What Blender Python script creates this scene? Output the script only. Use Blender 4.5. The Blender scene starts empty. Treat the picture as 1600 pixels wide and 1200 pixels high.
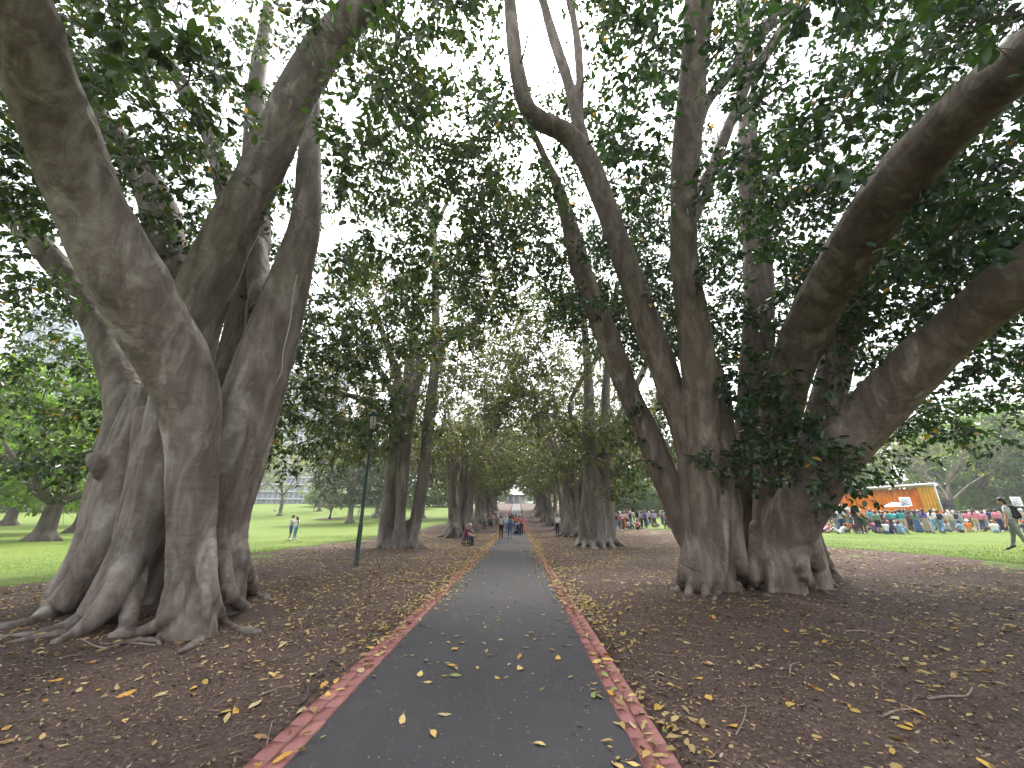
import bpy, math, random, time
import numpy as np
from mathutils import Vector, Matrix
from mathutils.bvhtree import BVHTree
T0 = time.time()
R = math.radians
rng = np.random.default_rng(7)
random.seed(7)
scene = bpy.context.scene
col = scene.collection

# ------------------------------------------------------------------ camera
EYE = 1.65
PITCH, YAW, FOC = R(18.7), R(0.81), 600.0          # photo is 1600 px wide, focal length 600 px
cam_d = bpy.data.cameras.new('camera')
cam_d.sensor_width = 36.0
cam_d.lens = 36.0 * FOC / 1600.0
cam_d.clip_start = 0.05
cam_d.clip_end = 3000.0
cam = bpy.data.objects.new('camera', cam_d)
cam.location = (0, 0, EYE)
cam.rotation_euler = (math.pi / 2 + PITCH, 0, YAW)
col.objects.link(cam)
scene.camera = cam

# ------------------------------------------------------------------ sky, sun, exposure
SUN_EL, SUN_AZ = R(58), R(2)          # azimuth from +Y towards +X
world = bpy.data.worlds.new('World')
scene.world = world
world.use_nodes = True
wn, wl = world.node_tree.nodes, world.node_tree.links
bgn = wn['Background']
sky = wn.new('ShaderNodeTexSky')
sky.sky_type = 'NISHITA'
sky.sun_disc = False
sky.sun_elevation = SUN_EL
sky.sun_rotation = SUN_AZ
sky.air_density = 1.3
sky.dust_density = 3.0
sky.ozone_density = 1.0
hsv = wn.new('ShaderNodeHueSaturation')
hsv.inputs['Saturation'].default_value = 0.22
wl.new(sky.outputs['Color'], hsv.inputs['Color'])
wl.new(hsv.outputs['Color'], bgn.inputs['Color'])
bgn.inputs['Strength'].default_value = 0.15
sun_d = bpy.data.lights.new('sun', 'SUN')
sun_d.energy = 1.5
sun_d.angle = R(14)
sun_d.color = (1.0, 0.955, 0.89)
sun = bpy.data.objects.new('sun', sun_d)
sd = Vector((math.sin(SUN_AZ) * math.cos(SUN_EL), math.cos(SUN_AZ) * math.cos(SUN_EL), math.sin(SUN_EL)))
sun.rotation_euler = (-sd).to_track_quat('-Z', 'Y').to_euler()
col.objects.link(sun)
scene.view_settings.view_transform = 'Standard'
scene.view_settings.look = 'None'
scene.view_settings.exposure = 2.1
scene.view_settings.gamma = 1.0
scene.view_settings.use_curve_mapping = False
scene.cycles.max_bounces = 6
scene.cycles.diffuse_bounces = 4
scene.cycles.glossy_bounces = 2
scene.cycles.transmission_bounces = 3
scene.cycles.transparent_max_bounces = 6
scene.cycles.use_denoising = True
try:
    scene.cycles.denoiser = 'OPENIMAGEDENOISE'
except Exception:
    pass
scene.cycles.caustics_reflective = False
scene.cycles.caustics_refractive = False

# ------------------------------------------------------------------ small maths
def smooth(a, b, x):
    t = np.clip((np.asarray(x, float) - a) / (b - a), 0, 1)
    return t * t * (3 - 2 * t)

_PY = np.array([-60, 6, 18, 30, 45, 60, 75, 110, 150, 260, 420.])
_PZ = np.array([0, 0, -.08, -.22, -.22, .05, .7, 3.1, 5.2, 8.5, 11.])
_yy = np.linspace(-60, 420, 2401)
_zz = np.interp(_yy, _PY, _PZ)
_k = np.hanning(61); _k /= _k.sum()
_zz = np.convolve(np.pad(_zz, 30, mode='edge'), _k, mode='valid')

def zg(x, y):
    """height of the terrain"""
    x = np.asarray(x, float); y = np.asarray(y, float)
    p = np.interp(y, _yy, _zz)
    rise = np.maximum(p, 0)
    p = np.minimum(p, 0) + rise * (1 - 0.72 * smooth(14, 42, x))
    p = p + 0.46 * smooth(6.5, 15, x) * smooth(-2, 6, y) * (1 - 0.5 * smooth(40, 90, y))
    p = p + 0.9 * smooth(60, 140, x) * smooth(40, 90, y)
    return p

CAMM = cam.rotation_euler.to_matrix()
def ray(px, py):
    d = CAMM @ Vector(((px - 800) / FOC, -(py - 600) / FOC, -1.0))
    return d
def at_y(px, py, Y):
    """point seen at photo pixel px,py on the upright plane Y metres in front"""
    d = ray(px, py)
    t = Y / d.y
    return Vector((d.x * t, Y, EYE + d.z * t))
def zcam(p):
    return -((CAMM.transposed() @ (Vector(p) - Vector((0, 0, EYE)))).z)
def ground_at(px, py, far=200):
    """terrain point under photo pixel"""
    d = ray(px, py)
    t = np.linspace(1.0, far, 8000)
    zr = EYE + d.z / d.y * t
    xr = d.x / d.y * t
    h = zr - zg(xr, t)
    i = np.argmax(h < 0)
    if h[i] >= 0:
        i = len(t) - 1
    return Vector((float(xr[i]), float(t[i]), float(zg(xr[i], t[i]))))

def _hash(ix, iy, iz, seed):
    n = (ix * 374761393 + iy * 668265263 + iz * 2147483647 + seed * 1274126177) & 0xFFFFFFFF
    n = ((n ^ (n >> 13)) * 1274126177) & 0xFFFFFFFF
    n = n ^ (n >> 16)
    return (n & 0xFFFF) / 65535.0
def vnoise(P, s=1.0, seed=0):
    """value noise in -1..1 at points P (N,3)"""
    P = np.asarray(P, float) * s
    I = np.floor(P).astype(np.int64)
    F = P - I
    F = F * F * (3 - 2 * F)
    out = 0
    for dx in (0, 1):
        for dy in (0, 1):
            for dz in (0, 1):
                w = (F[:, 0] if dx else 1 - F[:, 0]) * (F[:, 1] if dy else 1 - F[:, 1]) * (F[:, 2] if dz else 1 - F[:, 2])
                out = out + w * _hash(I[:, 0] + dx, I[:, 1] + dy, I[:, 2] + dz, seed)
    return out * 2 - 1
def vnoise2(x, y, s=1.0, seed=0):
    x = np.asarray(x, float); y = np.asarray(y, float)
    return vnoise(np.stack([x.ravel(), y.ravel(), np.zeros(x.size)], 1), s, seed).reshape(x.shape)
def unit(v):
    return v / np.maximum(np.linalg.norm(v, axis=-1, keepdims=True), 1e-9)

# ------------------------------------------------------------------ mesh helpers
def mesh_np(name, V, F, mats=(), mat_idx=None, smooth_shade=False):
    """mesh from arrays: V (N,3), F (M,k) all of one size or list of such arrays"""
    V = np.asarray(V, np.float32)
    Fs = F if isinstance(F, (list, tuple)) else [F]
    Fs = [np.asarray(f, np.int32) for f in Fs if len(f)]
    me = bpy.data.meshes.new(name)
    me.vertices.add(len(V)); me.vertices.foreach_set('co', V.ravel())
    nl = sum(f.size for f in Fs); npoly = sum(len(f) for f in Fs)
    me.loops.add(nl); me.polygons.add(npoly)
    me.loops.foreach_set('vertex_index', np.concatenate([f.ravel() for f in Fs]))
    tot = np.concatenate([np.full(len(f), f.shape[1], np.int32) for f in Fs])
    st = np.concatenate([[0], np.cumsum(tot)[:-1]]).astype(np.int32)
    me.polygons.foreach_set('loop_start', st)
    try:
        me.polygons.foreach_set('loop_total', tot)
    except Exception:
        pass
    if smooth_shade:
        me.polygons.foreach_set('use_smooth', np.ones(npoly, bool))
    for m in mats:
        me.materials.append(m)
    if mat_idx is not None:
        me.polygons.foreach_set('material_index', np.asarray(mat_idx, np.int32))
    me.update(calc_edges=True)
    me.validate()
    return me

class MB:
    """collects shapes for one mesh"""
    def __init__(s):
        s.V = []; s.F = {}; s.n = 0
    def add(s, V, F):
        V = np.asarray(V, float); F = np.asarray(F, int)
        s.V.append(V)
        s.F.setdefault(F.shape[1], []).append(F + s.n)
        s.n += len(V)
    def box(s, c, d, rot=None):
        c = np.asarray(c, float); d = np.asarray(d, float) / 2
        v = np.array([[x, y, z] for x in (-1, 1) for y in (-1, 1) for z in (-1, 1)], float) * d
        if rot is not None:
            v = v @ np.array(rot.to_3x3()).T
        s.add(v + c, [[0, 1, 3, 2], [4, 6, 7, 5], [0, 4, 5, 1], [2, 3, 7, 6], [0, 2, 6, 4], [1, 5, 7, 3]])
    def bbox(s, c, d, b=0.004, rot=None):
        """box with chamfered edges"""
        c = np.asarray(c, float); h = np.asarray(d, float) / 2
        vs = []; idx = {}
        for sx in (-1, 1):
            for sy in (-1, 1):
                for sz in (-1, 1):
                    for ax in range(3):
                        p = np.array([sx, sy, sz], float) * (h - b)
                        p[ax] = (sx, sy, sz)[ax] * h[ax]
                        idx[(sx, sy, sz, ax)] = len(vs); vs.append(p)
        v = np.array(vs)
        if rot is not None:
            v = v @ np.array(rot.to_3x3()).T
        q = []; t = []
        for ax in range(3):
            o = [a for a in range(3) if a != ax]
            for sg in (-1, 1):
                f = []
                for a, b_ in ((-1, -1), (1, -1), (1, 1), (-1, 1)):
                    k = [0, 0, 0]; k[ax] = sg; k[o[0]] = a; k[o[1]] = b_
                    f.append(idx[(*k, ax)])
                q.append(f)
        for ax in range(3):
            o = [a for a in range(3) if a != ax]
            for a in (-1, 1):
                for b_ in (-1, 1):
                    k0 = [0, 0, 0]; k0[o[0]] = a; k0[o[1]] = b_; k0[ax] = -1
                    k1 = list(k0); k1[ax] = 1
                    q.append([idx[(*k0, o[0])], idx[(*k1, o[0])], idx[(*k1, o[1])], idx[(*k0, o[1])]])
        for sx in (-1, 1):
            for sy in (-1, 1):
                for sz in (-1, 1):
                    t.append([idx[(sx, sy, sz, a)] for a in range(3)])
        n0 = s.n
        s.add(v + c, q)
        s.F.setdefault(3, []).append(np.asarray(t, int) + n0)
    def tube(s, P, r, sides=8, cap=True, power=None):
        V, Q, T = tube_np(P, r, sides, cap)
        n0 = s.n
        s.add(V, Q)
        if len(T):
            s.F.setdefault(3, []).append(np.asarray(T, int) + n0)
    def lathe(s, c, prof, sides=16):
        """prof: list of (r,z)"""
        a = np.linspace(0, 2 * np.pi, sides, endpoint=False)
        prof = np.asarray(prof, float)
        V = np.stack([np.outer(prof[:, 0], np.cos(a)), np.outer(prof[:, 0], np.sin(a)), np.repeat(prof[:, 1:2], sides, 1)], -1).reshape(-1, 3) + np.asarray(c, float)
        F = []
        for i in range(len(prof) - 1):
            for j in range(sides):
                k = (j + 1) % sides
                F.append([i * sides + j, i * sides + k, (i + 1) * sides + k, (i + 1) * sides + j])
        s.add(V, F)
    def arrays(s):
        return np.concatenate(s.V), [np.concatenate(f) for f in s.F.values()]
    def build(s, name, mat=None, parent=None, smooth_shade=False):
        V, F = s.arrays()
        me = mesh_np(name, V, F, [mat] if mat else [], smooth_shade=smooth_shade)
        return link(name, me, parent)

def catmull(P, step=0.15, extra=None):
    """resample a polyline smoothly; extra = columns (radii) interpolated along"""
    P = np.asarray(P, float)
    if len(P) < 3:
        n = max(2, int(np.linalg.norm(P[1] - P[0]) / step))
        t = np.linspace(0, 1, n + 1)[:, None]
        return P[0] * (1 - t) + P[1] * t
    A = np.vstack([2 * P[0] - P[1], P, 2 * P[-1] - P[-2]])
    out = []
    for i in range(1, len(A) - 2):
        p0, p1, p2, p3 = A[i - 1], A[i], A[i + 1], A[i + 2]
        n = max(2, int(np.linalg.norm((p2 - p1)[:3]) / step))
        t = np.linspace(0, 1, n, endpoint=False)[:, None]
        out.append(0.5 * ((2 * p1) + (-p0 + p2) * t + (2 * p0 - 5 * p1 + 4 * p2 - p3) * t ** 2 + (-p0 + 3 * p1 - 3 * p2 + p3) * t ** 3))
    out.append(P[-1:])
    return np.vstack(out)

def tube_np(P, r, sides=8, cap=True):
    P = np.asarray(P, float)
    n = len(P)
    r = np.broadcast_to(np.asarray(r, float), (n,))
    Tn = np.gradient(P, axis=0) if n > 2 else np.repeat((P[1] - P[0])[None], n, 0)
    Tn = unit(Tn)
    ref = np.array([0, 0, 1.0]) if abs(Tn[0, 2]) < 0.9 else np.array([1.0, 0, 0])
    U = np.zeros((n, 3))
    u = ref - Tn[0] * ref.dot(Tn[0]); u /= np.linalg.norm(u)
    for i in range(n):
        u = u - Tn[i] * u.dot(Tn[i]); u /= max(np.linalg.norm(u), 1e-9)
        U[i] = u
    W = np.cross(Tn, U)
    a = np.linspace(0, 2 * np.pi, sides, endpoint=False)
    V = P[:, None] + r[:, None, None] * (np.cos(a)[None, :, None] * U[:, None] + np.sin(a)[None, :, None] * W[:, None])
    V = V.reshape(-1, 3)
    i = np.arange(n - 1)[:, None] * sides
    j = np.arange(sides)[None]
    k = (j + 1) % sides
    Q = np.stack([i + j, i + k, i + sides + k, i + sides + j], -1).reshape(-1, 4)
    T = []
    if cap:
        V = np.vstack([V, P[0], P[-1]])
        b0, b1 = n * sides, n * sides + 1
        for q in range(sides):
            w = (q + 1) % sides
            T.append([b0, w, q])
            T.append([b1, (n - 1) * sides + q, (n - 1) * sides + w])
    return V, Q, T

def link(name, me, parent=None):
    o = bpy.data.objects.new(name, me)
    col.objects.link(o)
    if parent is not None:
        o.parent = parent
    return o
def empty(name, loc=(0, 0, 0), rz=0.0):
    o = bpy.data.objects.new(name, None)
    o.empty_display_size = 0.2
    o.location = loc
    o.rotation_euler = (0, 0, rz)
    col.objects.link(o)
    return o
def tag(o, label=None, cat=None, group=None, kind=None):
    if label: o['label'] = label
    if cat: o['category'] = cat
    if group: o['group'] = group
    if kind: o['kind'] = kind
    return o
def copy_tree(o, parent=None):
    c = o.copy(); col.objects.link(c); c.parent = parent
    for ch in o.children:
        copy_tree(ch, c)
    return c

_dg = None
def remesh(V, F, voxel, smooth_it=4, factor=0.5):
    """fuse overlapping closed shapes into one skin; returns V (N,3), Q (M,4)"""
    me = mesh_np('tmp', V, F)
    o = bpy.data.objects.new('tmp', me)
    col.objects.link(o)
    m = o.modifiers.new('r', 'REMESH'); m.mode = 'VOXEL'; m.voxel_size = voxel; m.adaptivity = 0.0
    if smooth_it:
        s = o.modifiers.new('s', 'SMOOTH'); s.factor = factor; s.iterations = smooth_it
    dg = bpy.context.evaluated_depsgraph_get()
    ev = o.evaluated_get(dg)
    m2 = ev.to_mesh()
    nv = len(m2.vertices)
    Vo = np.empty(nv * 3, np.float32); m2.vertices.foreach_get('co', Vo)
    nl = len(m2.loops)
    L = np.empty(nl, np.int32); m2.loops.foreach_get('vertex_index', L)
    nrm = np.empty(nv * 3, np.float32); m2.vertices.foreach_get('normal', nrm)
    tot = np.empty(len(m2.polygons), np.int32); m2.polygons.foreach_get('loop_total', tot)
    assert (tot == 4).all(), 'voxel remesh gave other than quads'
    Q = L.reshape(-1, 4).copy()
    ev.to_mesh_clear()
    bpy.data.objects.remove(o)
    bpy.data.meshes.remove(me)
    return Vo.reshape(-1, 3).astype(float), Q, nrm.reshape(-1, 3).astype(float)
# ------------------------------------------------------------------ materials
def new_mat(name):
    m = bpy.data.materials.new(name)
    m.use_nodes = True
    nt = m.node_tree
    b = nt.nodes['Principled BSDF']
    return m, nt, b
def node(nt, typ, **kw):
    n = nt.nodes.new(typ)
    for k, v in kw.items():
        if hasattr(n, k) and k not in n.inputs:
            setattr(n, k, v)
        else:
            n.inputs[k].default_value = v
    return n
def ramp(nt, fac, stops):
    n = nt.nodes.new('ShaderNodeValToRGB')
    e = n.color_ramp.elements
    while len(e) < len(stops):
        e.new(0.5)
    for el, (p, c) in zip(e, stops):
        el.position = p
        el.color = (*c, 1) if len(c) == 3 else c
    nt.links.new(fac, n.inputs['Fac'])
    return n.outputs['Color']
def mix(nt, fac, a, b, mode='MIX'):
    n = nt.nodes.new('ShaderNodeMix'); n.data_type = 'RGBA'; n.blend_type = mode
    for sock, v in ((n.inputs['Factor'], fac), (n.inputs['A'], a), (n.inputs['B'], b)):
        if hasattr(v, 'links'):
            nt.links.new(v, sock)
        elif isinstance(v, (int, float)):
            sock.default_value = v
        else:
            sock.default_value = (*v, 1)
    # colour sockets live at index 6,7 ; use names of RGBA set
    return n
def cmix(nt, fac, a, b, mode='MIX'):
    n = nt.nodes.new('ShaderNodeMix'); n.data_type = 'RGBA'; n.blend_type = mode
    ins = [n.inputs[0], n.inputs[6], n.inputs[7]]
    for sock, v in zip(ins, (fac, a, b)):
        if isinstance(v, bpy.types.NodeSocket):
            nt.links.new(v, sock)
        elif isinstance(v, (int, float)):
            sock.default_value = v
        else:
            sock.default_value = (*v, 1)
    return n.outputs[2]
def math_n(nt, op, a, b=0.0, clamp=False):
    n = nt.nodes.new('ShaderNodeMath'); n.operation = op; n.use_clamp = clamp
    for sock, v in zip(n.inputs, (a, b)):
        if isinstance(v, bpy.types.NodeSocket):
            nt.links.new(v, sock)
        else:
            sock.default_value = v
    return n.outputs[0]
def coords(nt, kind='Object', scale=(1, 1, 1)):
    t = nt.nodes.new('ShaderNodeTexCoord')
    mp = nt.nodes.new('ShaderNodeMapping')
    mp.inputs['Scale'].default_value = scale
    nt.links.new(t.outputs[kind], mp.inputs['Vector'])
    return mp.outputs['Vector']
def noise(nt, vec, scale, detail=4, rough=0.55, dist=0.0):
    n = node(nt, 'ShaderNodeTexNoise', Scale=scale, Detail=detail, Roughness=rough, Distortion=dist)
    nt.links.new(vec, n.inputs['Vector'])
    return n.outputs['Fac']
def bump(nt, b, h, strength=0.5, dist=0.02, prev=None):
    n = node(nt, 'ShaderNodeBump', Strength=strength, Distance=dist)
    nt.links.new(h, n.inputs['Height'])
    if prev is not None:
        nt.links.new(prev, n.inputs['Normal'])
    if b is not None:
        nt.links.new(n.outputs['Normal'], b.inputs['Normal'])
    return n.outputs['Normal']
def simple(name, rgb, rough=0.6, var=0.12, scale=6.0, metallic=0.0, bumpy=0.0):
    """plain surface with a little mottling"""
    m, nt, b = new_mat(name)
    v = coords(nt)
    n = noise(nt, v, scale, 3)
    lo = tuple(max(0, c * (1 - var)) for c in rgb); hi = tuple(min(1, c * (1 + var)) for c in rgb)
    c = ramp(nt, n, [(0.3, lo), (0.7, hi)])
    nt.links.new(c, b.inputs['Base Color'])
    b.inputs['Roughness'].default_value = rough
    b.inputs['Metallic'].default_value = metallic
    if bumpy:
        bump(nt, b, noise(nt, v, scale * 6, 3), 0.4, bumpy)
    return m

def bark_mat(name, dark, mid, light, patch=0.5, mossy=0.35):
    m, nt, b = new_mat(name)
    L = nt.links
    v = coords(nt)
    vz = coords(nt, scale=(1, 1, 0.28))
    vr = coords(nt, scale=(1, 1, 7.0))
    n1 = noise(nt, v, 1.1, 5, 0.6)
    n2 = noise(nt, vz, 3.4, 6, 0.65, 0.6)
    n3 = noise(nt, v, 9.0, 5, 0.7)
    rings = noise(nt, vr, 3.2, 5, 0.62, 0.3)
    base = ramp(nt, n2, [(0.28, dark), (0.5, mid), (0.75, tuple(0.55 * a + 0.45 * c for a, c in zip(mid, light)))])
    pm = ramp(nt, noise(nt, vz, 1.9, 4, 0.62, 0.8), [(0.60 - 0.1 * patch, (0, 0, 0)), (0.70, (1, 1, 1))])
    pm2 = math_n(nt, 'MULTIPLY', pm, ramp(nt, n3, [(0.3, (0.35,) * 3), (0.65, (1,) * 3)]))
    c = cmix(nt, math_n(nt, 'MULTIPLY', pm2, 0.8), base, light)
    rl = ramp(nt, rings, [(0.30, (1, 1, 1)), (0.42, (0, 0, 0))])
    c = cmix(nt, math_n(nt, 'MULTIPLY', rl, 0.26), c, dark)
    # dark stains with their own shape
    st = ramp(nt, noise(nt, coords(nt, scale=(1, 1, 0.45)), 1.3, 5, 0.7, 1.2), [(0.60, (0, 0, 0)), (0.72, (1, 1, 1))])
    c = cmix(nt, math_n(nt, 'MULTIPLY', st, 0.5), c, tuple(0.6 * a for a in dark))
    ms = ramp(nt, noise(nt, v, 0.8, 5, 0.7, 0.7), [(0.50, (0, 0, 0)), (0.68, (1, 1, 1))])
    c = cmix(nt, math_n(nt, 'MULTIPLY', ms, mossy * 0.6), c, (0.105, 0.095, 0.045))
    # lenticels and little scars
    vo = node(nt, 'ShaderNodeTexVoronoi', Scale=11.0)
    L.new(coords(nt, scale=(1, 1, 2.2)), vo.inputs['Vector'])
    sp = ramp(nt, vo.outputs['Distance'], [(0.07, (1, 1, 1)), (0.13, (0, 0, 0))])
    c = cmix(nt, math_n(nt, 'MULTIPLY', sp, 0.65), c, tuple(0.35 * a for a in dark))
    L.new(c, b.inputs['Base Color'])
    b.inputs['Roughness'].default_value = 0.78
    b.inputs['Specular IOR Level'].default_value = 0.3
    p = bump(nt, None, rings, 0.45, 0.02)
    p = bump(nt, None, n3, 0.5, 0.035, p)
    bump(nt, b, noise(nt, v, 38, 4, 0.7), 0.3, 0.006, p)
    return m

def leaf_mat(name, cols, trans=0.28, yellow=0.006, rough=0.34, spec=0.6, ycol=(0.55, 0.27, 0.02)):
    """cols: list of greens, spread over the leaves by island"""
    m, nt, b = new_mat(name)
    L = nt.links
    g = nt.nodes.new('ShaderNodeNewGeometry')
    rnd = g.outputs['Random Per Island']
    stops = [(i / (len(cols) - 1) * (1 - yellow), c) for i, c in enumerate(cols)]
    stops.append((1 - yellow + 1e-4, ycol))
    c = ramp(nt, rnd, stops)
    big = noise(nt, coords(nt), 0.6, 2)
    c = cmix(nt, 0.75, c, ramp(nt, big, [(0.3, (0.62, 0.66, 0.62)), (0.7, (1.0, 1.0, 0.9))]), 'MULTIPLY')
    L.new(c, b.inputs['Base Color'])
    b.inputs['Roughness'].default_value = rough
    b.inputs['Specular IOR Level'].default_value = spec
    tr = nt.nodes.new('ShaderNodeBsdfTranslucent')
    tc = cmix(nt, 1.0, c, (1.55, 1.75, 0.6), 'MULTIPLY')
    L.new(tc, tr.inputs['Color'])
    mx = nt.nodes.new('ShaderNodeMixShader'); mx.inputs[0].default_value = trans
    L.new(b.outputs[0], mx.inputs[1]); L.new(tr.outputs[0], mx.inputs[2])
    L.new(mx.outputs[0], nt.nodes['Material Output'].inputs['Surface'])
    return m

M = {}
M['bark'] = bark_mat('fig_bark', (0.060, 0.046, 0.039), (0.140, 0.111, 0.094), (0.42, 0.385, 0.34), 0.75, 0.3)
M['bark_r'] = bark_mat('fig_bark_brown', (0.056, 0.041, 0.034), (0.128, 0.097, 0.079), (0.38, 0.335, 0.28), 0.55, 0.45)
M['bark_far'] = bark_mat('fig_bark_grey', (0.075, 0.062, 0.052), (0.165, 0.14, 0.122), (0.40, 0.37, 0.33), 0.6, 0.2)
M['bark_brown'] = bark_mat('rough_bark', (0.04, 0.032, 0.026), (0.09, 0.072, 0.058), (0.17, 0.145, 0.12), 0.1, 0.2)
M['twig'] = simple('twig_bark', (0.075, 0.06, 0.05), 0.8, 0.3)
M['leaf'] = leaf_mat('fig_leaf', [(0.022, 0.045, 0.026), (0.035, 0.066, 0.03), (0.05, 0.088, 0.034), (0.075, 0.11, 0.042), (0.095, 0.10, 0.045)], 0.38)
M['leaf_r'] = leaf_mat('fig_leaf_deep', [(0.016, 0.040, 0.026), (0.026, 0.058, 0.028), (0.04, 0.085, 0.03), (0.06, 0.105, 0.035)], 0.36, 0.008)
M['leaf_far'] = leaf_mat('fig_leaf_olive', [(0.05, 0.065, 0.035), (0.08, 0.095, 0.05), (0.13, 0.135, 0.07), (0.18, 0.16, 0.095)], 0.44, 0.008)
M['leaf_spring'] = leaf_mat('spring_leaf', [(0.11, 0.2, 0.03), (0.16, 0.26, 0.04), (0.23, 0.33, 0.06)], 0.45, 0.001)
M['leaf_yellow'] = leaf_mat('pale_leaf', [(0.2, 0.22, 0.06), (0.26, 0.27, 0.09), (0.3, 0.27, 0.12)], 0.4, 0.001)
M['leaf_mid'] = leaf_mat('park_leaf', [(0.09, 0.15, 0.045), (0.13, 0.21, 0.055), (0.2, 0.26, 0.08)], 0.42, 0.001)
M['leaf_dark'] = leaf_mat('dark_park_leaf', [(0.035, 0.055, 0.03), (0.06, 0.085, 0.045), (0.11, 0.125, 0.075)], 0.3, 0.001)

def mulch_mat():
    m, nt, b = new_mat('mulch')
    v = coords(nt)
    n1 = noise(nt, v, 1.1, 5, 0.6); n2 = noise(nt, v, 26, 6, 0.75); n3 = noise(nt, v, 90, 4, 0.7)
    c = ramp(nt, n2, [(0.28, (0.034, 0.023, 0.019)), (0.5, (0.088, 0.062, 0.053)), (0.72, (0.165, 0.12, 0.103))])
    c = cmix(nt, 0.8, c, ramp(nt, n1, [(0.3, (0.72, 0.68, 0.66)), (0.7, (1.25, 1.2, 1.18))]), 'MULTIPLY')
    vo = node(nt, 'ShaderNodeTexVoronoi', Scale=46.0)
    nt.links.new(coords(nt, scale=(1, 1.6, 1)), vo.inputs['Vector'])
    chip = ramp(nt, vo.outputs['Color'], [(0.80, (0, 0, 0)), (0.86, (1, 1, 1))])
    c = cmix(nt, math_n(nt, 'MULTIPLY', chip, 0.55), c, (0.24, 0.17, 0.125))
    nt.links.new(c, b.inputs['Base Color'])
    b.inputs['Roughness'].default_value = 0.92
    b.inputs['Specular IOR Level'].default_value = 0.2
    p = bump(nt, None, n2, 0.9, 0.03)
    bump(nt, b, n3, 0.6, 0.012, p)
    return m
M['mulch'] = mulch_mat()

def lawn_mat():
    m, nt, b = new_mat('lawn')
    v = coords(nt)
    n1 = noise(nt, v, 0.09, 4, 0.6); n2 = noise(nt, v, 1.6, 5, 0.7); n3 = noise(nt, v, 30, 3, 0.7)
    c = ramp(nt, n2, [(0.3, (0.075, 0.118, 0.014)), (0.55, (0.105, 0.158, 0.02)), (0.75, (0.15, 0.185, 0.035))])
    c = cmix(nt, 0.7, c, ramp(nt, n1, [(0.35, (0.8, 0.92, 0.8)), (0.65, (1.15, 1.05, 1.0))]), 'MULTIPLY')
    c = cmix(nt, 0.6, c, ramp(nt, n3, [(0.3, (0.65, 0.7, 0.6)), (0.7, (1.25, 1.2, 1.1))]), 'MULTIPLY')
    dry = ramp(nt, noise(nt, v, 0.33, 5, 0.7, 0.8), [(0.60, (0, 0, 0)), (0.72, (1, 1, 1))])
    c = cmix(nt, math_n(nt, 'MULTIPLY', dry, 0.45), c, (0.20, 0.17, 0.06))
    nt.links.new(c, b.inputs['Base Color'])
    b.inputs['Roughness'].default_value = 0.8
    b.inputs['Specular IOR Level'].default_value = 0.2
    bump(nt, b, n3, 0.8, 0.04)
    return m
M['lawn'] = lawn_mat()
M['grass'] = leaf_mat('grass_blade', [(0.08, 0.125, 0.014), (0.11, 0.165, 0.02), (0.15, 0.19, 0.04)], 0.35, 0.001)

def asphalt_mat():
    m, nt, b = new_mat('asphalt')
    v = coords(nt)
    n1 = noise(nt, v, 0.7, 5, 0.6); n2 = noise(nt, v, 120, 3, 0.8); n3 = noise(nt, coords(nt, scale=(1, 0.12, 1)), 2.5, 4, 0.6)
    c = ramp(nt, n2, [(0.25, (0.020, 0.019, 0.0205)), (0.55, (0.040, 0.038, 0.0405)), (0.8, (0.085, 0.082, 0.086))])
    c = cmix(nt, 0.7, c, ramp(nt, n1, [(0.3, (0.82, 0.82, 0.84)), (0.7, (1.18, 1.16, 1.18))]), 'MULTIPLY')
    c = cmix(nt, 0.5, c, ramp(nt, n3, [(0.35, (0.85, 0.85, 0.85)), (0.7, (1.2, 1.2, 1.2))]), 'MULTIPLY')
    # pale smears of old sealant
    sm = ramp(nt, noise(nt, coords(nt, scale=(1, 0.45, 1)), 1.5, 3, 0.5, 2.0), [(0.485, (0, 0, 0)), (0.5, (1, 1, 1)), (0.515, (0, 0, 0))])
    c = cmix(nt, math_n(nt, 'MULTIPLY', sm, 0.12), c, (0.11, 0.11, 0.12))
    # tiny pale specks: crushed fig seeds, bird droppings
    vo = node(nt, 'ShaderNodeTexVoronoi', Scale=17.0, Randomness=1.0)
    nt.links.new(v, vo.inputs['Vector'])
    sel = ramp(nt, vo.outputs['Color'], [(0.66, (0, 0, 0)), (0.7, (1, 1, 1))])
    sp = ramp(nt, vo.outputs['Distance'], [(0.05, (1, 1, 1)), (0.11, (0, 0, 0))])
    c = cmix(nt, math_n(nt, 'MULTIPLY', math_n(nt, 'MULTIPLY', sel, sp), 0.75), c, (0.36, 0.34, 0.28))
    nt.links.new(c, b.inputs['Base Color'])
    b.inputs['Roughness'].default_value = 0.82
    bump(nt, b, n2, 0.55, 0.006)
    return m
M['asphalt'] = asphalt_mat()

def brick_mat():
    m, nt, b = new_mat('brick')
    v = coords(nt)
    oi = nt.nodes.new('ShaderNodeObjectInfo')
    n1 = noise(nt, v, 24, 5, 0.7); n2 = noise(nt, v, 5, 4, 0.6)
    base = ramp(nt, oi.outputs['Random'], [(0.0, (0.27, 0.11, 0.098)), (0.5, (0.33, 0.14, 0.123)), (1.0, (0.38, 0.17, 0.15))])
    c = cmix(nt, 0.8, base, ramp(nt, n1, [(0.3, (0.68, 0.64, 0.64)), (0.7, (1.15, 1.1, 1.1))]), 'MULTIPLY')
    d = ramp(nt, n2, [(0.46, (0, 0, 0)), (0.68, (1, 1, 1))])
    c = cmix(nt, math_n(nt, 'MULTIPLY', d, 0.4), c, (0.15, 0.105, 0.095))
    nt.links.new(c, b.inputs['Base Color'])
    b.inputs['Roughness'].default_value = 0.85
    bump(nt, b, n1, 0.5, 0.006)
    return m
M['brick'] = brick_mat()
M['joint'] = simple('joint_sand', (0.11, 0.085, 0.075), 0.95, 0.3, 30)
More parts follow.
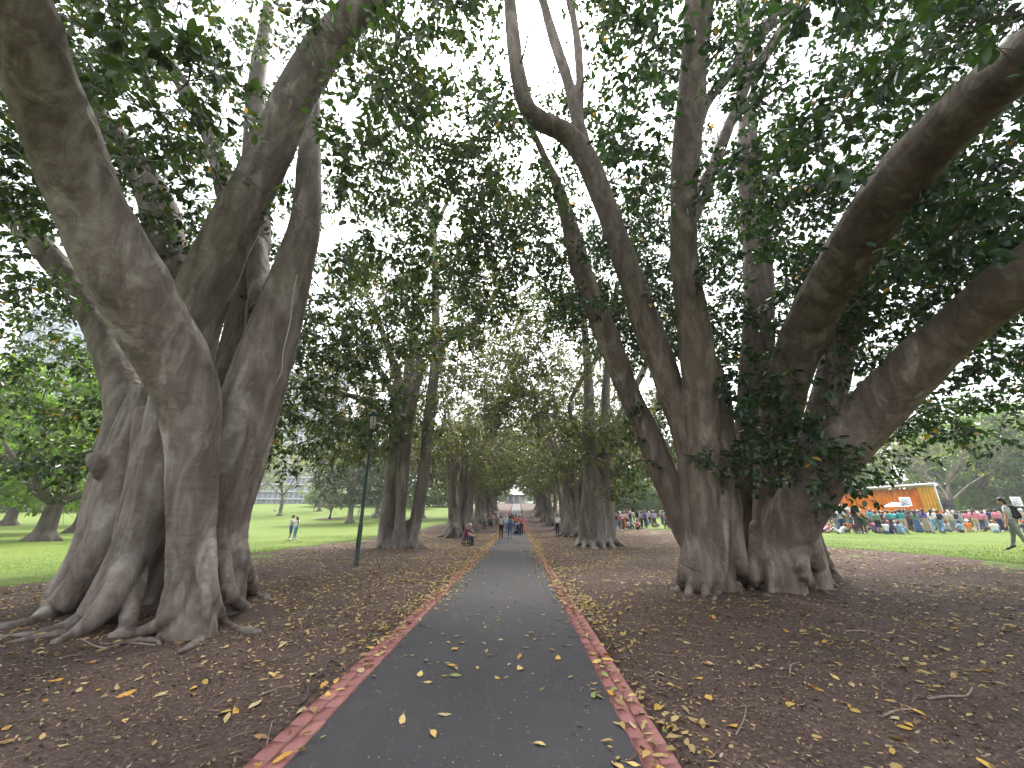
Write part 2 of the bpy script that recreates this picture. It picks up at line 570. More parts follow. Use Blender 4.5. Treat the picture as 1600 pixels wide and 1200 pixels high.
M['litter'] = leaf_mat('litter_leaf', [(0.15, 0.095, 0.06), (0.25, 0.165, 0.09), (0.38, 0.26, 0.13), (0.44, 0.30, 0.12), (0.5, 0.37, 0.19), (0.5, 0.31, 0.06)], 0.1, 0.05, 0.6, 0.3, (0.16, 0.2, 0.06))
M['chip'] = leaf_mat('mulch_chip', [(0.03, 0.02, 0.015), (0.08, 0.052, 0.04), (0.13, 0.085, 0.065), (0.20, 0.14, 0.10), (0.36, 0.26, 0.18)], 0.02, 0.06, 0.9, 0.15, (0.42, 0.34, 0.26))
M['stick'] = simple('dead_stick', (0.2, 0.145, 0.115), 0.85, 0.4, 20)
M['stick_dark'] = simple('dark_stick', (0.06, 0.045, 0.042), 0.85, 0.3, 20)
for nm, c in (('y1', (0.52, 0.33, 0.05)), ('y2', (0.55, 0.39, 0.13)), ('y3', (0.48, 0.25, 0.03)), ('y4', (0.42, 0.33, 0.17)), ('y5', (0.30, 0.16, 0.07)), ('y6', (0.18, 0.24, 0.06))):
    m, nt, b = new_mat('fallen_leaf_' + nm)
    v = coords(nt)
    n = noise(nt, v, 28, 4, 0.7); n2 = noise(nt, v, 9, 3, 0.6)
    cc = cmix(nt, 1.0, c, ramp(nt, n2, [(0.3, (0.75, 0.7, 0.6)), (0.7, (1.15, 1.15, 1.2))]), 'MULTIPLY')
    cc = cmix(nt, ramp(nt, n, [(0.66, (0, 0, 0)), (0.74, (0.8, 0.8, 0.8))]), cc, (0.12, 0.06, 0.025))
    nt.links.new(cc, b.inputs['Base Color'])
    b.inputs['Roughness'].default_value = 0.55
    b.inputs['Subsurface Weight'].default_value = 0.0
    bump(nt, b, n, 0.2, 0.004)
    M[nm] = m
M['post_green'] = simple('dark_green_paint', (0.012, 0.035, 0.026), 0.4, 0.15, 3)
M['lamp_glass'] = simple('opal_glass', (0.55, 0.52, 0.5), 0.25, 0.05)
M['black'] = simple('black_metal', (0.02, 0.02, 0.022), 0.5, 0.2)
M['wood'] = simple('bench_wood', (0.12, 0.075, 0.045), 0.7, 0.3, 14)
M['bin_green'] = simple('bin_plastic', (0.02, 0.07, 0.035), 0.45, 0.1)
M['bin_lid'] = simple('bin_lid', (0.55, 0.12, 0.03), 0.45, 0.1)
M['white'] = simple('white_paint', (0.75, 0.75, 0.76), 0.5, 0.06)
M['orange'] = simple('orange_curtain', (0.85, 0.42, 0.03), 0.7, 0.15, 1.2)
M['yellow_c'] = simple('yellow_curtain', (0.9, 0.58, 0.05), 0.7, 0.12, 1.2)
def cloth_glow(m, f=0.45):
    # thin coloured tarpaulin lets daylight through
    nt = m.node_tree; b = nt.nodes['Principled BSDF']
    src = b.inputs['Base Color'].links[0].from_socket
    tr = nt.nodes.new('ShaderNodeBsdfTranslucent'); nt.links.new(src, tr.inputs['Color'])
    mx = nt.nodes.new('ShaderNodeMixShader'); mx.inputs[0].default_value = f
    nt.links.new(b.outputs[0], mx.inputs[1]); nt.links.new(tr.outputs[0], mx.inputs[2])
    nt.links.new(mx.outputs[0], nt.nodes['Material Output'].inputs['Surface'])
cloth_glow(M['orange']); cloth_glow(M['yellow_c'])
M['glass'] = simple('window_glass', (0.24, 0.29, 0.35), 0.12, 0.3, 0.4)
# ------------------------------------------------------------------ ground
PX0, PX1 = -1.62, 0.86               # asphalt edges
BW = 0.125                           # brick width (each of two courses)
def axis(*segs):
    out = []
    for a, b, st in segs:
        out.append(np.arange(a, b, st))
    out.append([segs[-1][1]])
    return np.concatenate(out)
def sheet(name, xs, ys, zoff, mat, noise_fn=None, mask=None):
    X, Y = np.meshgrid(xs, ys)
    Z = zg(X, Y) + zoff
    if noise_fn is not None:
        Z = Z + noise_fn(X, Y)
    V = np.stack([X, Y, Z], -1).reshape(-1, 3)
    ny, nx = X.shape
    i = np.arange(ny - 1)[:, None] * nx + np.arange(nx - 1)[None]
    Q = np.stack([i, i + 1, i + nx + 1, i + nx], -1)
    Q = Q[mask(X, Y)[:-1, :-1]] if mask is not None else Q
    me = mesh_np(name, V, Q.reshape(-1, 4), [mat], smooth_shade=True)
    return link(name, me)
lawn = sheet('lawn', axis((-420, -60, 20), (-60, -10, 1.0), (-10, 16, 2.0), (16, 60, 1.0), (60, 420, 20)),
             axis((-60, -5, 5), (-5, 60, 1.0), (60, 160, 3), (160, 420, 20)), -0.02, M['lawn'],
             lambda X, Y: 0.03 * vnoise2(X, Y, 0.35, 3) - 0.25 * ((X > -11) & (X < 12)) * (Y < 160) - 0.0)
tag(lawn, 'bright green lawn sloping away beside the tree avenue', None, None, 'structure')
def edge_l(y): return -12.2 + 0.35 * vnoise2(y, y * 0, 0.25, 5) + 0.12 * vnoise2(y, y * 0, 1.3, 6)
def edge_r(y): return 13.3 + 0.4 * vnoise2(y, y * 0, 0.22, 8) + 0.12 * vnoise2(y, y * 0, 1.2, 9)
def mulch_noise(X, Y):
    near = 1 - smooth(10, 25, Y)
    pathd = np.minimum(np.abs(X - (PX0 - 2 * BW)), np.abs(X - (PX1 + 2 * BW)))
    inside = (X > PX0 - 2 * BW - 0.03) & (X < PX1 + 2 * BW + 0.03)
    h = 0.05 * vnoise2(X, Y, 0.6, 11) + near * (0.016 * vnoise2(X, Y, 4.0, 12) + 0.010 * vnoise2(X, Y, 11.0, 13))
    h = h * smooth(0.0, 0.5, pathd)
    return np.where(inside, -0.08, h - 0.012)
# the strip of mulch, its edges warped to a soft line against the lawn
ys_m = axis((-8, 1.2, 0.6), (1.2, 11, 0.08), (11, 30, 0.3), (30, 170, 1.5))
us = np.concatenate([np.linspace(0, 1, 90)])
def mulch_side(name, x_in, edge, sgn, label):
    W = np.concatenate([np.linspace(0, 0.35, 42), np.linspace(0.35, 1, 50)[1:]])
    e = edge(ys_m)
    Y = np.repeat(ys_m[:, None], len(W), 1)
    X = x_in + (e[:, None] - x_in) * W[None]
    Z = zg(X, Y) + mulch_noise(X, Y) + 0.0
    Z = Z - 0.05 * smooth(0.985, 1.0, np.broadcast_to(W[None], X.shape))
    Z = Z + 0.025 * smooth(0.8, 1.0, np.broadcast_to(W[None], X.shape))
    V = np.stack([X, Y, Z], -1).reshape(-1, 3)
    ny, nx = X.shape
    i = np.arange(ny - 1)[:, None] * nx + np.arange(nx - 1)[None]
    Q = np.stack([i, i + 1, i + nx + 1, i + nx], -1).reshape(-1, 4)
    if sgn < 0:
        Q = Q[:, ::-1]
    o = link(name, mesh_np(name, V, Q, [M['mulch']], smooth_shade=True))
    tag(o, label, None, None, 'structure')
    return o
mulch_side('mulch_bed', PX0 - 2 * BW + 0.005, edge_l, -1, 'brown mulch ground strewn with leaves under the fig with the cut stub')
mulch_side('mulch_bed', PX1 + 2 * BW - 0.005, edge_r, 1, 'brown mulch ground strewn with leaves on the crowd side of the path')
def mulch_z(x, y):
    return zg(x, y) + mulch_noise(np.asarray(x, float), np.asarray(y, float))
# asphalt
xs = np.linspace(PX0, PX1, 14)
path = sheet('asphalt_path', xs, axis((-8, 60, 0.5), (60, 160, 2)), 0.0, M['asphalt'],
             lambda X, Y: 0.012 * (1 - ((X - (PX0 + PX1) / 2) / ((PX1 - PX0) / 2)) ** 2) - 0.004)
tag(path, 'straight dark asphalt footpath between the two rows of figs', None, None, 'structure')

# brick edging: two courses a side, inner one flat, outer one tilted up a little
bricks_root = {}
mbk = MB(); mbk.bbox((0, 0, 0), (BW - 0.004, 0.229, 0.07), 0.004)
Vb, Fb = mbk.arrays()
brick_meshes = []
for k in range(5):
    v = Vb.copy(); v += rng.normal(0, 0.0008, v.shape)
    brick_meshes.append(mesh_np('brick', v, Fb, [M['brick']]))
FARB = 15.5
for side, xe, sg in (('l', PX0, -1), ('r', PX1, 1)):
    # bedding sand under the bricks
    x0, x1 = sorted((xe, xe + sg * 2 * BW))
    bed = sheet('brick_edging', np.linspace(x0 + 0.001, x1 - 0.001, 3), axis((-8, 60, 0.5), (60, 160, 2)), -0.012, M['joint'])
    tag(bed, 'red brick edging along the path ' + ('beside the bench and the fig with the cut stub' if side == 'l' else 'on the crowd side of the path'), None, None, 'structure')
    rows = []
    for course in (0, 1):
        y = 1.5 + (0.0 if course == 0 else 0.115)
        n = 0
        far = MB()
        while y < 150:
            if y < FARB:
                o = bpy.data.objects.new('brick', brick_meshes[rng.integers(5)])
                col.objects.link(o); o.parent = bed
                x = xe + sg * BW * (course + 0.5) + rng.normal(0, 0.0025)
                o.location = (x, y, float(zg(x, y)) - 0.033 + (0.008 if course == 0 else 0.020) + rng.normal(0, 0.0010))
                o.rotation_euler = (rng.normal(0, 0.003), (0 if course == 0 else -sg * 0.10) + rng.normal(0, 0.01), rng.normal(0, 0.008))
                y += 0.233
            else:
                x = xe + sg * BW * (course + 0.5)
                rot = Matrix.Rotation(0 if course == 0 else -sg * 0.10, 4, 'Y')
                far.box((x, y + 0.1, float(zg(x, y)) - 0.033 + (0.008 if course == 0 else 0.020) + rng.normal(0, 0.001)), (BW - 0.007, 0.226, 0.07), rot)
                y += 0.233
        o = far.build('far_bricks', M['brick'], bed)
        tag(o, kind='stuff')
# ------------------------------------------------------------------ figs: trunks
def limb_px(pts):
    """pts: (px, py, Y, r_px) -> array (n,4) of x,y,z,r in metres"""
    out = []
    for px, py, Y, rp in pts:
        p = at_y(px, py, Y)
        out.append((p.x, p.y, p.z, rp * zcam(p) / FOC))
    return np.array(out)
def root_px(pts):
    """pts: (px,py,r_px[,Y]) ending on the ground: points whose Y is missing lie on the terrain"""
    out = []
    for i, q in enumerate(pts):
        if len(q) == 4 and i == 0:          # a root leaves from inside the stem
            q = (q[0], q[1], q[2] * 0.9, q[3] + 0.28)
        if len(q) == 3:
            p = ground_at(q[0], q[1]); rr = q[2]
            r = rr * zcam(p) / FOC
            out.append((p.x, p.y, p.z - 0.35 * r, r))
        else:
            p = at_y(q[0], q[1], q[3]); r = q[2] * zcam(p) / FOC
            out.append((p.x, p.y, p.z, r))
    return np.array(out)

def fuse(limbs, voxel, it=3, sides=14, flute=0.0, seed=1, ring=0.0):
    mb = MB()
    for Lm in limbs:
        c = catmull(Lm, 0.12)
        mb.tube(c[:, :3], np.maximum(c[:, 3], 0.012), sides)
    V, F = mb.arrays()
    V, Q, N = remesh(V, F, voxel, it)
    d = 0.035 * vnoise(V * np.array([1, 1, 0.35]), 1.7, seed) + 0.016 * vnoise(V * np.array([1, 1, 0.4]), 4.5, seed + 1)
    d = d + 0.006 * vnoise(V * np.array([1, 1, 2.5]), 6.0, seed + 2)
    if voxel < 0.05:
        d = d + 0.0035 * vnoise(V * np.array([1, 1, 3.0]), 15.0, seed + 3)
        kn = vnoise(V, 1.25, seed + 5)
        d = d + 0.05 * np.clip(kn - 0.62, 0, 1) * 2.2
    V = V + N * d[:, None]
    return V, Q

def trunk_obj(V, Q, mat, root, loc):
    V = V - np.asarray(loc)
    o = link('trunk', mesh_np('trunk', V, Q, [mat], smooth_shade=True), root)
    return o

# --- the big fig on the left of the path
def grounded(L):
    """carries a stem that starts near the ground on into the soil"""
    L = np.array(L)
    if L[0, 2] < 1.6:
        g = L[0].copy(); g[2] = float(zg(g[0], g[1])) - 0.25; g[3] *= 1.12
        if L[0, 2] - g[2] > 0.04:
            L = np.vstack([g, L])
    return L
TL = [
 # front stem that leans up to the left
 limb_px([(301, 985, 6.5, 34), (300, 950, 6.55, 29), (298, 900, 6.6, 28), (301, 800, 6.5, 31), (300, 700, 6.4, 35), (292, 620, 6.2, 42), (262, 545, 5.9, 49), (205, 445, 5.2, 50), (145, 330, 4.6, 47), (98, 205, 3.9, 46), (52, 85, 3.2, 46), (15, -20, 2.7, 46), (-30, -130, 2.3, 44)]),
 # limb that crosses up to the right over the path
 limb_px([(240, 900, 8.6, 34), (256, 760, 8.2, 34), (284, 620, 7.6, 34), (307, 490, 7.2, 38), (358, 368, 7.0, 33), (412, 262, 6.8, 30), (452, 168, 6.5, 28), (500, 85, 6.2, 26), (565, 10, 5.9, 24), (650, -90, 5.5, 20)]),
 # pale right-hand stem
 limb_px([(350, 930, 7.7, 28), (353, 830, 7.6, 32), (366, 730, 7.5, 42), (395, 620, 7.5, 42), (428, 520, 7.5, 36), (458, 420, 7.5, 29), (478, 340, 7.5, 22), (484, 250, 7.6, 17), (488, 150, 7.8, 12), (500, 40, 8, 9)]),
 # grey stem behind it
 limb_px([(345, 820, 8.6, 30), (350, 690, 8.6, 32), (375, 560, 8.6, 28), (390, 450, 8.7, 24), (400, 340, 8.8, 19), (398, 230, 9, 15), (405, 110, 9.2, 11), (420, 10, 9.4, 8)]),
 limb_px([(412, 490, 7.9, 22), (405, 430, 8.2, 17), (402, 380, 8.5, 15)]),
 # stem at the back left
 limb_px([(195, 860, 8.9, 40), (190, 740, 9, 36), (205, 650, 9, 30), (188, 580, 9, 26), (155, 512, 8.8, 21), (110, 440, 8.5, 17), (60, 380, 8.2, 14), (0, 330, 8, 11), (-70, 290, 7.8, 9)]),
 # upright stem in the middle
 limb_px([(250, 700, 8.2, 36), (270, 560, 8.2, 32), (268, 450, 8.1, 28), (258, 370, 8.1, 26), (238, 300, 8, 22), (200, 240, 7.8, 18), (155, 180, 7.6, 14), (110, 100, 7.4, 11), (70, 0, 7.2, 8)]),
 limb_px([(365, 355, 7.3, 18), (345, 270, 7.7, 13), (320, 195, 8, 11), (275, 115, 8.2, 9), (240, 40, 8.4, 8), (225, -30, 8.6, 7)]),
 # left buttress stems, ropes that run down into the roots
 limb_px([(268, 590, 7.1, 24), (252, 700, 7.0, 28), (232, 790, 7.0, 28), (205, 860, 7.0, 27), (172, 920, 6.9, 24), (140, 965, 6.8, 20)]),
 limb_px([(232, 610, 7.6, 20), (205, 690, 7.6, 26), (190, 770, 7.6, 28), (170, 840, 7.5, 27), (138, 900, 7.5, 24), (95, 945, 7.4, 20)]),
 limb_px([(205, 660, 8.4, 26), (172, 760, 8.3, 28), (152, 830, 8.2, 26), (118, 895, 8.1, 22), (80, 930, 8.0, 17)]),
 limb_px([(238, 640, 7.3, 20), (226, 760, 7.25, 24), (208, 850, 7.2, 24), (190, 920, 7.1, 22), (175, 970, 6.9, 16)]),
 # the cut stub
 limb_px([(230, 690, 7.8, 22), (195, 716, 7.6, 22), (168, 727, 7.45, 24), (152, 732, 7.35, 26), (146, 734, 7.32, 25)]),
 # roots
 root_px([(140, 965, 20, 6.8), (100, 980, 13), (60, 988, 9), (20, 993, 7), (-30, 996, 5)]),
 root_px([(95, 945, 20, 7.4), (55, 968, 13), (10, 978, 10), (-40, 982, 7)]),
 root_px([(215, 850, 18, 6.9), (180, 925, 18, 6.65), (145, 970, 14, 6.5), (112, 993, 9), (85, 1004, 5)]),
 root_px([(215, 880, 15, 7.1), (205, 945, 13, 6.9), (200, 980, 9, 6.65), (185, 992, 5)]),
 root_px([(292, 790, 12, 6.4), (287, 870, 12, 6.42), (276, 930, 11, 6.36), (256, 968, 9, 6.25), (225, 985, 6), (195, 990, 4), (172, 994, 3)]),
 root_px([(296, 820, 10, 6.35), (288, 910, 10, 6.36), (272, 962, 8, 6.24), (255, 990, 5), (246, 1000, 3)]),
 root_px([(310, 780, 12, 6.35), (316, 870, 10, 6.46), (322, 945, 9, 6.34), (320, 990, 6), (300, 1008, 5), (278, 1018, 3)]),
 root_px([(318, 780, 14, 6.45), (322, 860, 14, 6.5), (332, 930, 12, 6.48), (352, 970, 9), (382, 983, 6), (408, 987, 3)]),
 root_px([(286, 780, 12, 6.45), (280, 870, 12, 6.5), (270, 935, 10, 6.42), (268, 980, 6), (262, 996, 3)]),
 root_px([(345, 800, 14, 7.2), (350, 880, 12, 7.15), (362, 930, 11, 7.0), (385, 950, 7), (404, 956, 4)]),
 root_px([(335, 820, 12, 7.3), (338, 900, 10, 7.1), (348, 945, 8), (362, 957, 4)]),
 root_px([(362, 800, 16, 7.7), (378, 880, 13, 7.7), (398, 925, 9), (418, 938, 5)]),
 root_px([(120, 985, 8), (60, 996, 5), (10, 1003, 3)]),
 root_px([(250, 1003, 3), (215, 1000, 3), (180, 1006, 2.5), (150, 1003, 2)]),
]
TL = [grounded(L) for L in TL]
# --- the big fig on the right
TR = [
 limb_px([(1100, 870, 11.4, 22), (1078, 835, 11.5, 22), (1050, 770, 11.6, 20), (1020, 695, 11.7, 19), (985, 620, 11.8, 18), (955, 545, 11.8, 18), (930, 480, 11.8, 17), (905, 410, 11.7, 15), (890, 350, 11.6, 12), (870, 290, 11.4, 8), (845, 232, 11, 5.5), (822, 185, 10.6, 3.5), (800, 145, 10.2, 1.5)]),
 limb_px([(1084, 905, 10.5, 21), (1080, 810, 10.4, 16), (1074, 705, 10.4, 18), (1046, 605, 10.3, 21), (1010, 505, 10.2, 21), (980, 415, 10.1, 19), (948, 325, 10, 17), (920, 255, 9.9, 18), (888, 212, 9.7, 16), (848, 190, 9.4, 14), (822, 165, 9.1, 13), (808, 110, 8.8, 12), (800, 40, 8.4, 11), (792, -50, 8, 9)]),
 limb_px([(915, 245, 9.9, 15), (905, 200, 9.9, 11), (888, 130, 9.8, 9), (865, 60, 9.6, 8), (845, -10, 9.4, 7)]),
 limb_px([(903, 190, 9.9, 9), (906, 120, 9.9, 7), (900, 50, 9.9, 6.5), (885, -20, 9.8, 6)]),
 limb_px([(1103, 905, 10.1, 24), (1102, 800, 10.0, 23), (1100, 700, 9.9, 25), (1096, 610, 9.7, 26), (1085, 520, 9.4, 25), (1071, 420, 9.0, 21), (1068, 310, 8.5, 20), (1075, 200, 7.9, 21), (1085, 90, 7.3, 21), (1093, -20, 6.7, 21), (1100, -120, 6.2, 19)]),
 limb_px([(1072, 350, 8.8, 15), (1096, 304, 8.9, 10), (1127, 226, 9, 9), (1160, 150, 9.1, 8.5), (1200, 80, 9.1, 8), (1240, 20, 9.1, 7), (1270, -40, 9, 6)]),
 limb_px([(1078, 230, 8.1, 14), (1101, 165, 8.2, 9), (1148, 105, 8.2, 8), (1196, 45, 8.2, 7.5), (1250, -5, 8.1, 7)]),
 limb_px([(1132, 905, 10.0, 15), (1132, 830, 10.0, 17), (1132, 740, 10.1, 19), (1126, 660, 10.2, 19), (1116, 590, 10.3, 15), (1110, 565, 10.3, 11)]),
 limb_px([(1165, 870, 12.0, 22), (1168, 760, 12.0, 22), (1175, 650, 12.0, 22), (1183, 540, 12, 22), (1185, 430, 12.1, 21), (1176, 330, 12.2, 18), (1170, 240, 12.2, 15), (1168, 190, 12.2, 13), (1163, 100, 12.2, 11), (1160, 0, 12.1, 9)]),
 limb_px([(1198, 890, 10.9, 24), (1204, 780, 10.9, 25), (1215, 670, 10.6, 28), (1238, 570, 9.9, 30), (1282, 470, 8.4, 33), (1340, 375, 6.8, 37), (1405, 285, 5.5, 39), (1475, 205, 4.5, 40), (1550, 135, 3.7, 41), (1640, 60, 3.0, 40), (1760, -30, 2.5, 34)]),
 limb_px([(1222, 905, 10.0, 30), (1228, 850, 9.9, 33), (1248, 795, 9.6, 36), (1285, 735, 9.3, 37), (1330, 680, 9.0, 38), (1395, 610, 8.2, 37), (1460, 545, 7.3, 36), (1525, 488, 6.5, 36), (1600, 430, 5.7, 39), (1700, 360, 5.0, 40)]),
 limb_px([(1240, 820, 11.0, 24), (1268, 710, 11.0, 24), (1292, 630, 11, 24), (1312, 550, 11, 22), (1340, 470, 10.9, 18), (1385, 390, 10.7, 14), (1440, 310, 10.4, 11), (1500, 230, 10, 9)]),
 limb_px([(1308, 690, 9.2, 10), (1308, 620, 9.2, 8), (1300, 560, 9.2, 7), (1297, 500, 9.3, 6), (1292, 430, 9.4, 4)]),
 limb_px([(1190, 350, 12.2, 12), (1215, 325, 12.2, 10), (1260, 295, 12, 9), (1320, 270, 11.6, 7)]),
 limb_px([(1192, 900, 10.3, 12), (1192, 830, 10.3, 11), (1196, 740, 10.4, 11), (1200, 660, 10.5, 10)]),
 limb_px([(1118, 905, 9.9, 10), (1119, 820, 9.85, 9), (1116, 720, 9.75, 9), (1112, 640, 9.6, 8)]),
 # roots
 root_px([(1080, 850, 14, 10.3), (1074, 895, 13, 10.0), (1065, 916, 8), (1054, 926, 4)]),
 root_px([(1128, 700, 11, 9.9), (1128, 790, 12, 9.84), (1126, 860, 12, 9.78), (1123, 905, 10, 9.68), (1119, 926, 7), (1115, 938, 3)]),
 root_px([(1142, 740, 11, 10.0), (1150, 830, 10, 9.95), (1158, 885, 9, 9.85), (1166, 912, 6), (1174, 922, 3)]),
 root_px([(1182, 820, 8, 10.2), (1180, 880, 10, 10.05), (1179, 902, 9, 9.95), (1177, 918, 5)]),
 root_px([(1206, 780, 14, 9.95), (1206, 860, 14, 9.88), (1206, 902, 11, 9.75), (1204, 926, 6), (1198, 934, 3)]),
 root_px([(1222, 800, 16, 9.8), (1226, 880, 14, 9.72), (1232, 916, 9), (1240, 932, 4)]),
 root_px([(1094, 760, 10, 10.0), (1092, 850, 11, 9.95), (1084, 905, 9, 9.82), (1074, 928, 5), (1066, 936, 3)]),
 root_px([(1108, 780, 10, 9.85), (1107, 860, 11, 9.8), (1104, 910, 8, 9.72), (1100, 932, 4)]),
 root_px([(1246, 770, 22, 9.75), (1242, 840, 22, 9.76), (1248, 890, 17, 9.66), (1268, 917, 9), (1296, 928, 4), (1315, 931, 2)]),
 root_px([(1258, 820, 18, 10.1), (1268, 870, 15, 10.0), (1288, 903, 9), (1310, 918, 4)]),
 root_px([(1262, 800, 15, 10.6), (1272, 850, 14, 10.6), (1294, 885, 9), (1320, 905, 4)]),
 root_px([(1092, 850, 15, 10.3), (1090, 900, 14, 10.0), (1090, 926, 6)]),
]
TR = [grounded(L) for L in TR]
def place_tree(name, loc):
    return empty(name, loc)
tl_loc = (-4.9, 7.0, 0.0)
fig_left = tag(empty('fig_tree', tl_loc), 'huge fig with buttress roots, a cut stub and a stem leaning over the lawn side', 'tree', 'figs of the avenue')
V, Q = fuse(TL, 0.03, 2, 16, seed=1)
trunk_l = trunk_obj(V, Q, M['bark'], fig_left, tl_loc)
tr_loc = (5.7, 10.2, float(zg(5.7, 10.2)))
fig_right = tag(empty('fig_tree', tr_loc), 'huge multi-stemmed fig with carved letters at its base, limbs reaching towards the stage lawn', 'tree', 'figs of the avenue')
V, Q = fuse(TR, 0.034, 2, 16, seed=21)
trunk_r = trunk_obj(V, Q, M['bark_r'], fig_right, tr_loc)
# sawn face and rim of the stub
sc = at_y(143, 733, 7.35); sdirv = (Vector(at_y(143, 733, 7.35)) - Vector(at_y(190, 716, 7.6))).normalized()
mb = MB()
rot = sdirv.to_track_quat('Z', 'Y').to_matrix()
prof = [(0.0, 0.015), (0.12, 0.02), (0.2, 0.03), (0.225, 0.01), (0.23, -0.12)]
mb.lathe((0, 0, 0), prof, 18)
mb.V[0] = (mb.V[0] * (1 + 0.06 * vnoise(mb.V[0], 7, 4)[:, None])) @ np.array(rot).T + np.array(sc) - np.array(tl_loc)
so = mb.build('cut_stub_end', M['bark_brown'], fig_left, True)
so['label'] = 'sawn end of a removed limb'
# pale strands of aerial root on the right-hand stem of the left fig
mb = MB()
for pts in ([(464, 430, 6.95, 1.3), (457, 470, 6.88, 1.1), (453, 505, 6.82, 1.0), (443, 548, 6.75, 1.0), (440, 580, 6.7, .8), (428, 604, 6.68, .5)], [(386, 470, 8.2, 1.5), (380, 540, 8.12, 1.5), (368, 620, 7.9, 1.4), (352, 680, 7.5, 1.2)]):
    c = catmull(limb_px(pts), 0.08); mb.tube(c[:, :3] - np.array(tl_loc), c[:, 3], 6)
mb.build('aerial_root', simple('aerial_root', (0.27, 0.245, 0.215), 0.8, 0.2), fig_left, True)
print('trunks', time.time() - T0)
# ------------------------------------------------------------------ foliage
def leaves_arrays(P, A, Nn, ln, wd, fold=0.18, droop=0.12):
    """leaf blades: P base, A axis, Nn normal, length, width -> V (n*6,3), Q (n*2,4)"""
    n = len(P)
    A = unit(A); S = unit(np.cross(A, Nn)); Nn = np.cross(S, A)
    ln = ln[:, None]; wd = wd[:, None]
    base = P
    tip = P + A * ln - Nn * ln * droop
    m1 = P + A * ln * 0.30; m2 = P + A * ln * 0.68 - Nn * ln * droop * 0.35
    up = Nn * wd * fold
    l1 = m1 + S * wd * 0.46 + up; l2 = m2 + S * wd * 0.40 + up * 0.8
    r1 = m1 - S * wd * 0.46 + up; r2 = m2 - S * wd * 0.40 + up * 0.8
    V = np.stack([base, l1, l2, tip, r2, r1], 1).reshape(-1, 3)
    i = np.arange(n)[:, None] * 6
    Q = np.stack([np.concatenate([i, i + 3, i + 2, i + 1], 1), np.concatenate([i, i + 5, i + 4, i + 3], 1)], 1).reshape(-1, 4)
    return V, Q

def grow(limbs, centres, r, leaf_len=0.18, ntw=(7, 10), nlf=(8, 12), size=0.75, attach_max=0.26, up_bias=0.6, twig_sides=3, start_pts=None, hang=0.25):
    """connects spray centres to the limbs with branches, returns leaf arrays (P,A,N,len) and branch builder"""
    pts = []
    for Lm in limbs:
        c = catmull(Lm, 0.25)
        c = c[c[:, 3] < attach_max]
        if len(c):
            pts.append(c)
    pts = np.vstack(pts)
    cap = 4 * len(pts) + 40 * len(centres)
    PT = np.zeros((cap, 4)); PT[:len(pts)] = pts; npt = len(pts)
    C = np.asarray(centres, float)
    # nearest first
    d0 = np.array([np.min(np.sum((pts[:, :3] - c) ** 2, 1)) for c in C])
    order = np.argsort(d0)
    mb = MB()
    TB, TD = [], []
    for ci in order:
        c = C[ci]
        D = PT[:npt, :3] - c
        dist = np.sqrt((D ** 2).sum(1))
        # prefer parents that are lower than the spray
        cost = dist + np.where(D[:, 2] > 0, 0.5 * np.abs(D[:, 2]), 0) + 0.02 * r.random(npt)
        j = int(np.argmin(cost))
        p = PT[j, :3]; pr = PT[j, 3]
        v = c - p; L = np.linalg.norm(v)
        if L > 0.05:
            mid = p + v * 0.5 + np.array([r.normal(0, 0.1), r.normal(0, 0.1), 0.10 + r.normal(0, 0.06)]) * L
            t = np.linspace(0, 1, max(4, int(L / 0.3) + 2))[:, None]
            q = (1 - t) ** 2 * p + 2 * t * (1 - t) * mid + t ** 2 * c
            r0 = min(pr * 0.6, 0.014 + 0.014 * L); r1 = 0.009
            rr = np.linspace(r0, r1, len(q))
            mb.tube(q, rr, 5 if r0 > 0.02 else 4, cap=False)
            new = np.hstack([q[1:], rr[1:, None]])
            PT[npt:npt + len(new)] = new; npt += len(new)
            dirv = unit((q[-1] - q[-2])[None])[0]
        else:
            dirv = np.array([0, 0, 1.0])
        k = int(r.integers(*ntw))
        for _ in range(k):
            w = r.normal(0, 1, 3); w[2] = w[2] * 0.6 + 0.1
            w = unit((unit(w[None])[0] * 1.0 + dirv * 0.55)[None])[0]
            s = size * (0.45 + 0.65 * r.random())
            b0 = c - dirv * 0.25 * size * r.random()
            e = b0 + w * s; e[2] -= hang * s * s * 0.5
            m = b0 + w * s * 0.5 + np.array([0, 0, 0.06 * s])
            mb.tube(np.array([b0, m, e]), np.array([0.008, 0.006, 0.004]), twig_sides, cap=False)
            TB.append((b0, m, e)); TD.append(unit((e - m)[None])[0])
    TB = np.array(TB); TD = np.array(TD)
    nt_ = len(TB)
    nl = r.integers(nlf[0], nlf[1] + 1, nt_)
    idx = np.repeat(np.arange(nt_), nl)
    n = len(idx)
    t = 1 - 0.62 * r.random(n) ** 1.4
    t = t[:, None]
    B = TB[idx]
    P = (1 - t) ** 2 * B[:, 0] + 2 * t * (1 - t) * B[:, 1] + t ** 2 * B[:, 2]
    d = TD[idx]
    rad = r.normal(0, 1, (n, 3)); rad -= d * (rad * d).sum(1)[:, None]; rad = unit(rad)
    A = unit(d * (0.25 + 0.55 * r.random((n, 1))) + rad * 0.9 + np.array([0, 0, -0.30]))
    Nn = unit(np.array([0, 0, up_bias]) + r.normal(0, 0.42, (n, 3)) + 0.25 * d)
    ln = leaf_len * (0.62 + 0.55 * r.random(n))
    P = P + A * 0.03
    return P, A, Nn, ln, mb

